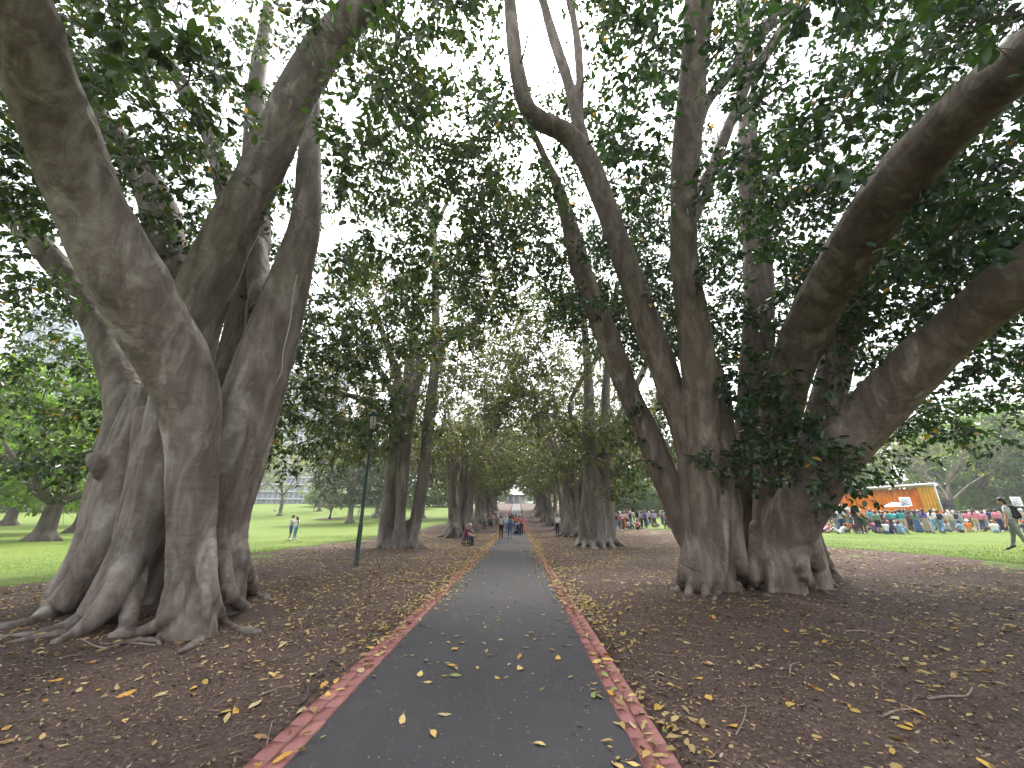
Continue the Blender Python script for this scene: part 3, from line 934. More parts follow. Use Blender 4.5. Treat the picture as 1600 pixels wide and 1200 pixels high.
def clouds(specs, r, keep=None, noise_s=0.33, seed=3, hollow=0.35, thresh=-0.32):
    """spray centres in ellipsoids [(centre, radii, n)] thinned by a noise so the crown has gaps"""
    out = []
    for c, rad, n in specs:
        got = []
        tries = 0
        while len(got) < n and tries < 60:
            m = 4 * n
            u = unit(r.normal(0, 1, (m, 3))) * (hollow + (1 - hollow) * r.random((m, 1)) ** 0.45)
            p = np.asarray(c) + u * np.asarray(rad)
            ok = vnoise(p, noise_s, seed) + 0.5 * vnoise(p, noise_s * 2.3, seed + 1) > thresh
            if keep is not None:
                ok &= keep(p)
            got += list(p[ok])
            tries += 1
        out += got[:n]
    return np.array(out)

def crown_objs(root, loc, P, A, Nn, ln, mb, leafmat, twigmat, wr=0.52, single=0, singles_from=None):
    """builds the crown of a tree; the `single` largest leaves in the photo become parts of their own"""
    loc = np.asarray(loc)
    wd = ln * (wr * (0.9 + 0.25 * rng.random(len(ln))))
    own = np.zeros(len(P), bool)
    if single:
        # size in view
        R3 = np.array(CAMM.transposed())
        q = (P - np.array([0, 0, EYE])) @ R3.T
        z = -q[:, 2]
        u = q[:, 0] / np.maximum(z, 0.1) * FOC; v = q[:, 1] / np.maximum(z, 0.1) * FOC
        vis = (z > 0.5) & (np.abs(u) < 790) & (np.abs(v) < 590)
        sz = np.where(vis, ln / np.maximum(z, 0.1), 0)
        best = np.argsort(-sz)[:single]
        own[best] = True
    V, Q = leaves_arrays(P[~own] - loc, A[~own], Nn[~own], ln[~own], wd[~own])
    cr = link('crown', mesh_np('crown', V, Q, [leafmat], smooth_shade=False), root)
    cr['kind'] = 'stuff'
    Vb, Fb = mb.arrays()
    br = link('branches', mesh_np('branches', Vb - loc, Fb, [twigmat], smooth_shade=True), root)
    br['kind'] = 'stuff'
    if single:
        protos = []
        for k in range(4):
            # a leaf with a curved midrib, unit length along +X, normal +Z
            n = 7
            t = np.linspace(0, 1, n)
            w = np.array([0.0, 0.30, 0.46, 0.50, 0.44, 0.27, 0.0]) * (0.50 + 0.04 * k)
            zc = -(0.06 + 0.05 * k) * t ** 2
            mid = np.stack([t, 0.02 * np.sin(3 * t + k), zc], 1)
            lft = mid + np.stack([0 * t, w, w * (0.16 + 0.05 * k)], 1); rgt = mid + np.stack([0 * t, -w, w * (0.2 - 0.03 * k)], 1)
            Vl = np.vstack([lft, mid, rgt])
            Ql = [[i, i + n, i + n + 1, i + 1] for i in range(n - 1)] + [[i + n, i + 2 * n, i + 2 * n + 1, i + n + 1] for i in range(n - 1)]
            st = np.array([[-0.22, 0.0, 0.02], [0.0, 0.012, 0], [0.0, -0.012, 0], [-0.22, 0.01, 0.0]])
            m0 = len(Vl)
            Vl = np.vstack([Vl, st])
            Ql.append([m0, m0 + 1, m0 + 2, m0 + 3])
            protos.append(mesh_np('leaf', Vl, np.array(Ql), [leafmat], smooth_shade=True))
        for k, i in enumerate(np.where(own)[0]):
            a = unit(A[i][None])[0]; s = unit(np.cross(Nn[i], a)[None])[0]; nn = np.cross(a, s)
            o = bpy.data.objects.new('leaf', protos[k % 4])
            Mx = Matrix(((a[0], s[0], nn[0], P[i][0] - loc[0]), (a[1], s[1], nn[1], P[i][1] - loc[1]), (a[2], s[2], nn[2], P[i][2] - loc[2]), (0, 0, 0, 1)))
            col.objects.link(o); o.parent = root
            o.matrix_basis = Mx @ Matrix.Scale(float(ln[i]) * 1.05, 4)
    return cr, br

def px_points(lst, r, spread=0.25):
    """explicit spray centres by photo pixel and depth"""
    return np.array([np.array(at_y(a, b, Y)) + r.normal(0, spread, 3) for a, b, Y in lst])

def proj(P):
    q = (np.asarray(P) - np.array([0, 0, EYE])) @ np.array(CAMM)
    z = -q[:, 2]; zz = np.maximum(z, 0.05)
    return 800 + q[:, 0] / zz * FOC, 600 - q[:, 1] / zz * FOC, z
def clear_of(limbs, pad=22, scale=1.0):
    """keeps sprays from hanging right in front of the bare limbs"""
    c = np.vstack([catmull(L, 0.3) for L in limbs])
    a, b, z = proj(c[:, :3]); rp = c[:, 3] / np.maximum(z, .1) * FOC
    ok = (z > 0.3)
    a, b, z, rp = a[ok], b[ok], z[ok], rp[ok]
    def f(P):
        u, v, w = proj(P)
        bad = np.zeros(len(P), bool)
        for s in range(0, len(P), 4000):
            sl = slice(s, s + 4000)
            d = np.hypot(u[sl, None] - a[None], v[sl, None] - b[None])
            bad[sl] = ((d < rp[None] * scale + pad) & (w[sl, None] < z[None] + 0.25)).any(1)
        return ~bad
    return f
def far_enough(p):
    d = np.sqrt(((p - np.array([0, 0, EYE])) ** 2).sum(1))
    return d > 3.4

# left fig
r1 = np.random.default_rng(101)
clear_fork = clear_of([TR[1][6:], TR[2], TR[3]], 24); clear_fork2 = clear_of([TR[1][6:], TR[2], TR[3]], 3)
def sky_gaps(p):
    """openings left in the crowns over the path"""
    u, v, w = proj(p)
    ok = np.ones(len(p), bool)
    for a, b, r_ in ((830, 90, 46), (690, 85, 48), (825, 258, 32), (735, 180, 26), (330, 190, 34)):
        ok &= np.hypot(u - a, v - b) > r_
    return ok
clear_l = clear_of([TL[0], TL[1], TL[2]], 16); clear_l2 = clear_of([TL[0], TL[1], TL[2]], -2, 0.9)
cl = clouds([((-6.0, 8.0, 11.5), (8.5, 8.5, 5.5), 540),
             ((-1.8, 9.0, 13.0), (4.0, 6.0, 3.5), 110),
             ((-7.0, 4.0, 8.0), (5.0, 4.0, 3.0), 70),
             ((-13.5, 11.5, 5.8), (4.5, 5.0, 3.4), 140),
             ((-7.5, 14.5, 6.0), (3.0, 3.0, 3.0), 70)], r1,
            lambda p: far_enough(p) & clear_fork(p) & sky_gaps(p) & clear_l(p) & ((p[:, 2] > 6.0) | (p[:, 0] < -9.5) | (p[:, 1] > 12)))
ex = px_points([(60, 520, 10), (110, 560, 11), (40, 600, 11), (90, 640, 12), (20, 660, 10), (130, 620, 12), (60, 700, 11.5), (150, 590, 12.5), (10, 560, 9),
                (250, 330, 6.5), (210, 260, 6.5), (280, 250, 6.8), (330, 270, 6.6), (400, 330, 6.4), (150, 300, 5.2), (260, 200, 6), (200, 150, 5.5), (300, 140, 6.2), (380, 120, 6.4),
                (60, 300, 6), (30, 400, 6.5), (90, 360, 7), (500, 330, 9), (520, 420, 11), (490, 480, 11), (530, 500, 12), (500, 560, 12.5), (480, 620, 13), (520, 650, 14), (460, 660, 14), (560, 580, 13.5),
                (320, 600, 8.8), (335, 640, 8.6)], r1, 0.2)
P, A, Nn, ln, mbr = grow(TL[:8], np.vstack([cl, ex]), r1, 0.18, (7, 10), (8, 12), 0.85)
k = far_enough(P) & (clear_fork2(P) | (r1.random(len(P)) < .1)) & (clear_l2(P) | (r1.random(len(P)) < .12))
crown_objs(fig_left, tl_loc, P[k], A[k], Nn[k], ln[k], mbr, M['leaf'], M['twig'], single=300)
# right fig
r2 = np.random.default_rng(202)
RV = [TR[1], TR[4], TR[9], TR[10]]
clear_r = clear_of(RV, 14); clear_r2 = clear_of(RV, -2, 0.9)
cl = clouds([((6.5, 10.0, 12.5), (8.5, 8.5, 6.0), 560),
             ((1.6, 12.0, 14.0), (4.0, 7.0, 3.5), 110),
             ((7.5, 4.5, 8.5), (5.0, 4.0, 3.2), 90),
             ((8.0, 15.0, 11.5), (6.5, 3.5, 6.0), 170),
             ((14.0, 10.5, 6.6), (4.5, 6.0, 3.0), 150),
             ((10.0, 8.0, 7.0), (3.5, 3.5, 2.5), 80)], r2,
            lambda p: far_enough(p) & clear_fork(p) & sky_gaps(p) & clear_r(p) & ((p[:, 2] > 6.0) | (p[:, 0] > 8.5)) & (p[:, 2] > 3.6))
ex = px_points([(1200, 640, 9.2), (1185, 600, 9.4), (1235, 690, 8.9), (1265, 715, 8.7), (1165, 640, 9.4), (1290, 700, 8.6), (1190, 520, 10.3), (1215, 590, 9.2), (1125, 735, 9.2), (1225, 730, 9.0), (1175, 610, 9.3), (1170, 570, 9.6), (1210, 620, 9.1), (1225, 660, 9), (1255, 690, 8.8), (1280, 730, 8.7), (1250, 735, 8.8), (1200, 710, 9.1), (1150, 720, 9.2), (1195, 670, 9.2), (1305, 720, 8.6), (1140, 600, 9.4), (1160, 660, 9.3), (1180, 690, 9.3), (1160, 700, 9.3), (1240, 650, 9.0), (1195, 560, 10),
                (1330, 560, 8.4), (1380, 520, 8), (1440, 440, 7.2), (1380, 300, 6.6), (1440, 380, 7.2), (1500, 330, 6.2), (1500, 270, 5.6), (1340, 440, 8.8), (1270, 400, 9.0), (1540, 380, 5.2), (1560, 300, 4.6), (1490, 420, 6.4), (1400, 450, 7.4),
                (1090, 480, 9.4), (1130, 470, 10.5), (1120, 560, 10.4), (1050, 640, 10.8), (1060, 560, 10.9), (1020, 560, 11.2), (990, 690, 11.2), (1010, 640, 11.2),
                (1400, 650, 11.5), (1450, 660, 11), (1500, 640, 10.5), (1540, 670, 10.2), (1420, 700, 12), (1480, 690, 11.5), (1350, 640, 12), (1370, 690, 12), (1520, 610, 10), (1580, 620, 9.5),
                (900, 330, 11), (860, 300, 11), (930, 400, 11), (830, 330, 11), (1010, 220, 9.6), (1000, 330, 9.5), (1040, 150, 8.5)], r2, 0.2)
P, A, Nn, ln, mbr = grow(TR[:14], np.vstack([cl, ex]), r2, 0.185, (7, 10), (8, 12), 0.85)
dfront = (P[:, 1] < 9.6) & (P[:, 2] < 5.2) & (P[:, 0] < 9)
k = far_enough(P) & (clear_fork2(P) | (r2.random(len(P)) < .1)) & (clear_r2(P) | dfront | (r2.random(len(P)) < .12))
crown_objs(fig_right, tr_loc, P[k], A[k], Nn[k], ln[k], mbr, M['leaf_r'], M['twig'], single=300)
print('near crowns', time.time() - T0)

# ------------------------------------------------------------------ other figs of the avenue
def generic_fig(seed, hgt=17.0, nst=7, spread=1.25):
    """limbs of a multi-stemmed fig standing at the origin"""
    r = np.random.default_rng(seed)
    limbs = []
    tips = []
    for i in range(nst):
        a = 2 * np.pi * i / nst + r.normal(0, 0.25)
        rr = spread * (0.35 + 0.5 * r.random())
        lean = 0.05 + 0.16 * r.random()
        r0 = 0.22 + 0.14 * r.random()
        dx, dy = np.cos(a), np.sin(a)
        zf = 3.8 + 3.2 * r.random()
        pts = [(dx * rr * 1.15, dy * rr * 1.15, -0.15, r0 * 1.35)]
        for z in (0.8, 2.0, zf * 0.75, zf):
            q = rr * (0.8 + 0.0 * z) + lean * z * (0.35 + z * 0.06)
            pts.append((dx * q + r.normal(0, 0.05), dy * q + r.normal(0, 0.05), z, r0 * (1.0 - 0.045 * z)))
        base = pts[-1]
        limbs.append(np.array(pts))
        for f in range(2 + (r.random() < 0.4)):
            a2 = a + r.normal(0, 0.7)
            out = 1.2 + 3.8 * r.random()
            top = zf + 4.0 + (hgt - zf - 5.5) * r.random()
            rb = base[3] * (0.62 + 0.2 * r.random())
            d2 = np.array([np.cos(a2), np.sin(a2)])
            q = [np.array(base)]
            for t in (0.3, 0.65, 1.0):
                xy = np.array(base[:2]) + d2 * out * t ** 1.3 + r.normal(0, 0.2, 2)
                q.append(np.array([xy[0], xy[1], zf + (top - zf) * t, rb * (1 - 0.72 * t)]))
            limbs.append(np.array(q))
        # buttress root
        for s in range(2):
            a3 = a + r.normal(0, 0.4)
            e = rr + 0.9 + 0.7 * r.random()
            limbs.append(np.array([(dx * rr, dy * rr, 1.3, r0 * 0.7), (np.cos(a3) * (rr + 0.35), np.sin(a3) * (rr + 0.35), 0.55, r0 * 0.6),
                                   (np.cos(a3) * (rr + 0.7), np.sin(a3) * (rr + 0.7), 0.14, r0 * 0.38), (np.cos(a3) * e, np.sin(a3) * e, -0.02, 0.05)]))
    return limbs

def far_fig(seed, name_loc, limbs, specs, leaf_len, mat_leaf, voxel, label, keep=None, size=1.0, ntw=(6, 9), nlf=(7, 10), extra=None, thresh=-0.15, world=False, wr=0.55):
    r = np.random.default_rng(seed)
    root = tag(empty('fig_tree', name_loc), label, 'tree', 'figs of the avenue')
    off = np.array(name_loc) if world else np.zeros(3)
    V, Q = fuse(limbs, voxel, 2, 10, seed=seed)
    trunk_obj(V, Q, M['bark_far'], root, off)
    cen = clouds(specs, r, keep, 0.33, seed, 0.3, thresh)
    if extra is not None:
        cen = np.vstack([cen, extra])
    P, A, Nn, ln, mb = grow(limbs, cen, r, leaf_len, ntw, nlf, size)
    crown_objs(root, off, P, A, Nn, ln, mb, mat_leaf, M['twig'], wr)
    return root

# second fig on the left, traced from the photo
Y2 = 23.0
b3 = ground_at(628, 858)
Y2 = b3.y + 0.6
T3 = [
 limb_px([(600, 862, Y2, 13), (607, 800, Y2, 12), (616, 720, Y2, 11), (621, 650, Y2, 10), (622, 605, Y2, 9), (612, 560, Y2, 6), (598, 520, Y2 - .5, 5), (580, 470, Y2 - 1, 4)]),
 limb_px([(622, 864, Y2 - .5, 10), (626, 800, Y2 - .4, 9), (630, 730, Y2 - .3, 9), (636, 670, Y2 - .3, 9), (648, 610, Y2 - .3, 8), (655, 560, Y2 - .3, 6), (640, 500, Y2 - 1, 5), (620, 430, Y2 - 1.5, 4)]),
 limb_px([(640, 862, Y2, 11), (652, 800, Y2, 10), (664, 720, Y2, 9.5), (672, 640, Y2, 9), (680, 560, Y2, 7.5), (681, 470, Y2, 6), (679, 400, Y2, 5), (677, 355, Y2, 4.5), (665, 310, Y2, 3), (655, 270, Y2, 2)]),
 limb_px([(612, 860, Y2 + .6, 14), (622, 780, Y2 + .6, 14), (630, 700, Y2 + .6, 12), (635, 640, Y2 + .6, 9), (640, 560, Y2 + 1, 7), (650, 480, Y2 + 1.5, 5)]),
 limb_px([(626, 690, Y2 - .6, 7), (612, 662, Y2 - .8, 6), (590, 640, Y2 - 1.4, 5.5), (560, 622, Y2 - 2.2, 5), (515, 612, Y2 - 3.2, 4.5), (470, 606, Y2 - 4.2, 3.5), (430, 612, Y2 - 5, 2.5)]),
 limb_px([(670, 560, Y2, 6), (700, 532, Y2 - .4, 5), (735, 508, Y2 - .8, 4.5), (762, 478, Y2 - 1.2, 4), (782, 440, Y2 - 1.6, 3.5), (796, 400, Y2 - 2, 2.5)]),
 limb_px([(678, 360, Y2, 4), (692, 330, Y2, 3.5), (706, 300, Y2 - .4, 3), (720, 270, Y2 - .6, 2)]),
 limb_px([(628, 640, Y2, 7), (600, 590, Y2 - .6, 5), (570, 540, Y2 - 1, 4), (540, 480, Y2 - 1.4, 3)]),
]
for a, b, c_ in ((596, 860, 586), (606, 864, 598), (620, 866, 617), (632, 866, 634), (644, 864, 652), (655, 862, 670), (612, 866, 607), (648, 864, 660)):
    T3.append(root_px([((a + 628) / 2, 815, 7, Y2), (a, 848, 5, Y2 - .3), (c_, 858, 2.5)]))
l3 = (float(b3.x), Y2, float(zg(b3.x, Y2)))
r3 = np.random.default_rng(5)
ex3 = px_points([(470, 640, 19), (500, 590, 20), (520, 640, 20), (440, 620, 18), (560, 660, 21), (540, 560, 21), (600, 560, 22), (700, 620, 23), (720, 560, 23), (580, 600, 21), (480, 560, 19)], r3, 0.5)
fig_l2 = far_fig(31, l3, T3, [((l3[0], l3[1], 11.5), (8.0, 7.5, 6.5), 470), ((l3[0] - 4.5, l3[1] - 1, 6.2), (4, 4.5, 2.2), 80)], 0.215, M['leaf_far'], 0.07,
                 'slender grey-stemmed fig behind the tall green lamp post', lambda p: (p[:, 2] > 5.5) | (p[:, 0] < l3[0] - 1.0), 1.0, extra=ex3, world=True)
# second fig on the right
b4 = ground_at(935, 852)
Y4 = b4.y + 0.8
T4 = [
 limb_px([(915, 855, Y4, 14), (918, 800, Y4, 13), (922, 740, Y4, 11), (921, 690, Y4, 10), (920, 640, Y4, 9), (918, 570, Y4, 7), (912, 500, Y4, 5), (905, 430, Y4, 4)]),
 limb_px([(950, 855, Y4, 14), (948, 800, Y4, 13), (944, 740, Y4, 11), (944, 690, Y4, 9), (946, 640, Y4, 7.5), (948, 590, Y4, 6), (955, 520, Y4, 5), (965, 440, Y4 - .5, 4)]),
 limb_px([(935, 858, Y4 - .6, 14), (933, 800, Y4 - .5, 12), (930, 750, Y4 - .4, 9), (915, 700, Y4 - .6, 5), (890, 640, Y4 - 1, 4), (905, 600, Y4 - 1, 4), (930, 560, Y4 - 1.2, 3), (935, 540, Y4 - 1.2, 2)]),
 limb_px([(930, 850, Y4 + .7, 16), (935, 790, Y4 + .7, 14), (940, 730, Y4 + .7, 11), (965, 660, Y4 + .4, 7), (1000, 590, Y4, 5), (1030, 520, Y4 - 1, 4)]),
 limb_px([(938, 760, Y4, 7), (965, 735, Y4 - .5, 4), (990, 722, Y4 - 1, 3), (1015, 715, Y4 - 1.5, 2)]),
]
for a, c_, yy in ((905, 897, 854), (915, 910, 857), (928, 925, 858), (940, 945, 858), (952, 960, 857), (962, 976, 853), (920, 935, 858)):
    T4.append(root_px([((a + 935) / 2, 820, 7, Y4), (a, 845, 5, Y4 - .3), (c_, yy, 2.5)]))
l4 = (float(b4.x), Y4, float(zg(b4.x, Y4)))
r4 = np.random.default_rng(6)
ex4 = px_points([(960, 740, 23), (985, 755, 23), (1000, 740, 22.5), (950, 700, 22.5), (975, 710, 22), (1005, 700, 23), (930, 700, 22), (915, 720, 22), (990, 770, 23.5), (965, 770, 23), (1010, 765, 24), (900, 690, 22), (920, 665, 22), (1000, 780, 23.5), (975, 785, 23), (955, 760, 22.5), (1015, 735, 23), (985, 735, 22.5), (1025, 690, 23), (940, 690, 22), (980, 660, 22.5), (1015, 640, 22.5), (945, 725, 22)], r4, 0.35)
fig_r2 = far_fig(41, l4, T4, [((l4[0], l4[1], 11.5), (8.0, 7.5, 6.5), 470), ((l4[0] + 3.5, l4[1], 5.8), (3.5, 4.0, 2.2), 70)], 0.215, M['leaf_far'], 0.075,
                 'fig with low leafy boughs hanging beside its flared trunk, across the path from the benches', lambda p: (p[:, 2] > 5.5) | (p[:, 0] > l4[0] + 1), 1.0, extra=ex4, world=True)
print('second pair', time.time() - T0)
# further pairs: three kinds, copied down the avenue
kinds = []
for s in range(3):
    lim = generic_fig(60 + s, 17 + s, 6 + s % 2, 0.92 + 0.08 * s)
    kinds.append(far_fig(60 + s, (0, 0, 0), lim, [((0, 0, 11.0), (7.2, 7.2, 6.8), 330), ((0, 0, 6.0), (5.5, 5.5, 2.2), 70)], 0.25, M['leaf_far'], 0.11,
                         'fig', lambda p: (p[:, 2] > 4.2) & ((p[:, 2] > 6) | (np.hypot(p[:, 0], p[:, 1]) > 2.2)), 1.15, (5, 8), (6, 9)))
LY = [35.5, 46.5, 57, 67, 78, 89, 101]
RY = [36.5, 48, 59, 70, 81, 92, 103]
ordw = ['third', 'fourth', 'fifth', 'sixth', 'seventh', 'eighth', 'ninth']
used = [False] * 3
for side, ys, x0 in ((-1, LY, -5.2), (1, RY, 4.9)):
    for i, y in enumerate(ys):
        k = (i + (0 if side < 0 else 1)) % 3
        if not used[k]:
            o = kinds[k]; used[k] = True
        else:
            o = copy_tree(kinds[k])
        x = x0 + rng.normal(0, 0.2) + (0.15 if i == 0 else 0.75) * (side if side < 0 else 0.3)
        o.location = (x, y, float(zg(x, y)) - 0.02)
        o.rotation_euler = (0, 0, rng.random() * 6.28)
        s = 0.95 + 0.12 * rng.random()
        o.scale = (s, s, s)
        if i == 0:
            lab = 'buttressed fig right behind the bench with the red-jacketed sitter' if side < 0 else 'fig with a person in a white shirt leaning on its trunk'
        elif i == 1 and side < 0:
            lab = 'fig standing behind the wheelie bin with the red lid'
        else:
            lab = ordw[i] + ' fig down the avenue in the row on the ' + ('bench' if side < 0 else 'crowd') + ' side'
        o['label'] = lab
print('avenue', time.time() - T0)
# ------------------------------------------------------------------ trees out on the lawns
def park_limbs(seed, h=16.0, r0=0.45, bare=False, fork=3.0, spread=5.0, depth=3):
    r = np.random.default_rng(seed)
    limbs = []
    trunk = [(0, 0, -0.2, r0 * 1.5), (0.0, 0, 0.35, r0 * 1.12)]
    z = 0.35
    lean = r.normal(0, 0.12, 2)
    for k in range(3):
        z = 0.35 + (fork - 0.35) * (k + 1) / 3
        trunk.append((lean[0] * z * 0.3, lean[1] * z * 0.3, z, r0 * (1 - 0.08 * (k + 1))))
    limbs.append(np.array(trunk))
    for k in range(6):
        a = k * 1.05 + r.normal(0, .2)
        limbs.append(np.array([(0, 0, 0.8, r0 * 0.5), (np.cos(a) * r0 * 1.0, np.sin(a) * r0 * 1.0, 0.3, r0 * 0.45), (np.cos(a) * r0 * 2.0, np.sin(a) * r0 * 2.0, -0.1, r0 * 0.15)]))
    def rec(b, d, L, rad, dep):
        pts = [np.array([*b, rad])]
        p = np.array(b, float); dd = np.array(d, float)
        for s in range(3):
            dd = unit((dd + r.normal(0, 0.16, 3) + np.array([0, 0, 0.05]))[None])[0]
            p = p + dd * L / 3
            pts.append(np.array([*p, rad * (1 - 0.22 * (s + 1))]))
        limbs.append(np.array(pts))
        if dep > 0:
            for q in range(int(r.integers(2, 4 if not bare else 5))):
                nd = unit((dd + r.normal(0, 0.5, 3) + np.array([0, 0, 0.12]))[None])[0]
                k = int(r.integers(2, 4))
                rec(pts[k][:3], nd, L * (0.62 + 0.2 * r.random()), pts[k][3] * 0.62, dep - 1)
    n = 5
    b = trunk[-1]
    for k in range(n):
        a = 2 * np.pi * k / n + r.normal(0, 0.3)
        el = 0.5 + 0.8 * r.random()
        rec(b[:3], (np.cos(a) * np.cos(el), np.sin(a) * np.cos(el), np.sin(el)), (h - fork) * 0.42 * spread / 5, r0 * 0.5, depth - 1)
    rec(b[:3], (lean[0], lean[1], 1), (h - fork) * 0.45, r0 * 0.6, depth - 1)
    return limbs
def park_tree(seed, label, leafmat, h=16.0, r0=0.45, fork=3.0, leaf=0.42, n=170, low=2.6, rad=6.5, bark='bark_brown', bare=False, group='trees out on the lawns', name='park_tree', dens=(6, 9)):
    r = np.random.default_rng(seed)
    limbs = park_limbs(seed, h, r0, bare, fork, 5.0 * rad / 6.5, 3 if not bare else 4)
    root = tag(empty(name), label, 'tree', group)
    V, Q = fuse(limbs[:7], max(0.09, r0 * 0.25), 2, 10, seed=seed)
    mb = MB(); mb.add(V, Q)
    for Lm in limbs[7:]:
        c = catmull(Lm, 0.8)
        mb.tube(c[:, :3], np.maximum(c[:, 3], 0.018), 6, cap=False)
    mb.build('trunk', M[bark], root, True)
    if not bare:
        zc = (h + low) / 2
        cen = clouds([((0, 0, zc), (rad, rad, (h - low) / 2), n)], r, None, 0.28, seed, 0.25, -0.25)
        P, A, Nn, ln, mb = grow(limbs[7:], cen, r, leaf, (5, 8), dens, 1.25, 9.0)
        crown_objs(root, (0, 0, 0), P, A, Nn, ln, mb, leafmat, M['twig'], 0.62)
    elif n:
        tips = np.array([Lm[-1, :3] for Lm in limbs[7:]])
        tips = tips[r.permutation(len(tips))[:n]]
        P, A, Nn, ln, mb = grow(limbs[7:], tips + r.normal(0, .3, tips.shape), r, leaf, (4, 6), (2, 4), 1.3, 9.0)
        crown_objs(root, (0, 0, 0), P, A, Nn, ln, mb, leafmat, M['twig'], 0.62)
    return root
def put(o, px, py, far=None, scale=1.0, rz=None, label=None):
    """stands a thing on the terrain under a photo pixel (or at distance far along that column)"""
    if far is None:
        g = ground_at(px, py)
    else:
        d = ray(px, py)
        x = d.x / d.y * far
        g = Vector((x, far, float(zg(x, far))))
    o.location = (g.x, g.y, g.z - 0.03)
    o.rotation_euler = (0, 0, rng.random() * 6.28 if rz is None else rz)
    o.scale = (scale,) * 3
    if label: o['label'] = label
    return o
elm = park_tree(301, 'bright green elm with a stout flared trunk nearest the fig with the cut stub', M['leaf_spring'], 15, 0.62, 2.6, 0.36, 230, 2.2, 7.5)
put(elm, 65, 845)
elm2 = copy_tree(elm); put(elm2, 120, 832, label='bright green elm with a leaning trunk, standing just beyond the stout-trunked elm')
for px, far, sc, lb in ((-60, 38, 1.1, 'spreading bright green elm at the edge of the lawn, beyond both flared-trunk elms'), (20, 60, 1.2, 'tall bright green tree closing the lawn behind the elms'), (190, 62, 1.15, 'bright green tree seen past the buttressed fig trunk on the elm lawn')):
    put(copy_tree(elm), px, 800, far, sc, label=lb)
olive = park_tree(302, 'large grey-green tree behind the lamp post lawn', M['leaf_dark'], 17, 0.5, 4.0, 0.40, 240, 2.6, 7.0, 'bark_far')
put(olive, 548, 797, 66)
put(copy_tree(olive), 590, 797, 84, 1.1, label='grey-green tree standing further back beside the slender fig')
put(copy_tree(olive), 660, 797, 78, 1.05, label='grey-green tree showing between the slender fig and the bench fig')
pale = park_tree(303, 'tree with thin yellow spring leaf in front of the apartment tower', M['leaf_yellow'], 16, 0.36, 4.0, 0.30, 110, 3.0, 6.5, 'bark_far', dens=(3, 5))
put(pale, 440, 790, 84, 1.0)
put(copy_tree(pale), 500, 790, 98, 1.1, label='thin yellow-leaved tree beside the bare sapling on the lawn')
put(copy_tree(pale), 385, 790, 92, 1.1, label='thin yellow-leaved tree close to the tall pale trunk')
tallp = park_tree(304, 'tall pale-trunked tree standing alone on the lawn past the buttress roots', M['leaf_mid'], 19, 0.5, 7.0, 0.4, 110, 7.0, 5.5, 'bark_far')
put(tallp, 372, 806)
bare = park_tree(305, 'small bare reddish sapling standing in a ring of mulch', M['leaf_yellow'], 6.5, 0.2, 1.2, 0.2, 20, 1, 3, 'bark_brown', True, name='bare_tree')
put(bare, 515, 811)
bl = bare.location
mbr_ = MB(); mbr_.lathe((bl[0], bl[1], 0), [(0.01, 0.0), (2.6, 0.0)], 40)
Vr = mbr_.V[0]; Vr *= 1; rr = np.hypot(Vr[:, 0] - bl[0], Vr[:, 1] - bl[1]); Vr[:, 2] = zg(Vr[:, 0], Vr[:, 1]) + 0.035
tag(mbr_.build('mulch_ring', M['mulch']), 'ring of brown mulch round the bare sapling', None, None, 'structure')
# right side, behind the crowd and stage
spring = park_tree(306, 'bright green tree behind the crowd', M['leaf_spring'], 20, 0.5, 3.5, 0.5, 230, 2.0, 8.0)
midg = park_tree(307, 'mid green tree behind the crowd', M['leaf_mid'], 19, 0.5, 3.5, 0.5, 220, 2.2, 7.5)
grey = park_tree(308, 'bare grey twiggy tree', M['leaf_yellow'], 17, 0.42, 3.2, 0.3, 60, 3, 7, 'bark_far', True, name='bare_tree')
put(spring, 1420, 800, 92, 1.1, label='big bright green tree right behind the orange stage')
put(midg, 1345, 800, 84, 0.85, label='dark round tree at the van end of the orange stage')
put(grey, 1362, 800, 78, 0.95, label='bare grey tree sticking up behind the stage roof')
put(copy_tree(grey), 1490, 800, 62, 0.9, label='bare twiggy tree beside the yellow end of the stage')
put(copy_tree(grey), 1045, 800, 74, 0.9, label='bare twiggy tree behind the crowd, next to the leaning stem of the carved fig')
seq = [(1000, 95, 'spring'), (1040, 120, 'midg'), (1075, 100, 'pale'), (1120, 110, 'spring'), (1180, 105, 'midg'), (1240, 118, 'spring'), (1290, 100, 'pale'), (1470, 84, 'pale'),
       (1510, 96, 'midg'), (1545, 80, 'spring'), (1590, 92, 'midg'), (1640, 78, 'spring'), (1700, 70, 'midg'), (1330, 125, 'midg'), (960, 120, 'midg')]
protos = {'spring': (spring, 'bright green tree in the belt of trees behind the crowd'), 'midg': (midg, 'mid green tree in the belt of trees behind the crowd'), 'pale': (pale, 'thin yellow-leaved tree in the belt of trees behind the crowd')}
for px, far, k in seq:
    o = copy_tree(protos[k][0]); put(o, px, 800, far, 0.9 + 0.3 * rng.random(), label=protos[k][1]); o['group'] = 'belt of trees behind the crowd'
for px, far, k in ((-150, 75, 'midg'), (80, 105, 'spring'), (150, 120, 'midg'), (250, 112, 'spring'), (320, 125, 'midg'), (600, 125, 'midg'), (640, 112, 'spring'), (700, 130, 'midg'), (740, 165, 'midg'), (775, 185, 'midg'), (835, 185, 'midg'), (870, 165, 'midg'), (915, 140, 'midg'), (545, 130, 'spring')):
    o = copy_tree(protos[k][0]); put(o, px, 800, far, 0.9 + 0.3 * rng.random(), label=('bright' if k == 'spring' else 'mid') + ' green tree along the far edge of the park'); o['group'] = 'trees along the far edge of the park'
shrub = park_tree(309, 'leafy green shrub', M['leaf_mid'], 4.2, 0.16, 0.5, 0.32, 120, 0.2, 3.4, group='shrubs along the far edges', name='shrub')
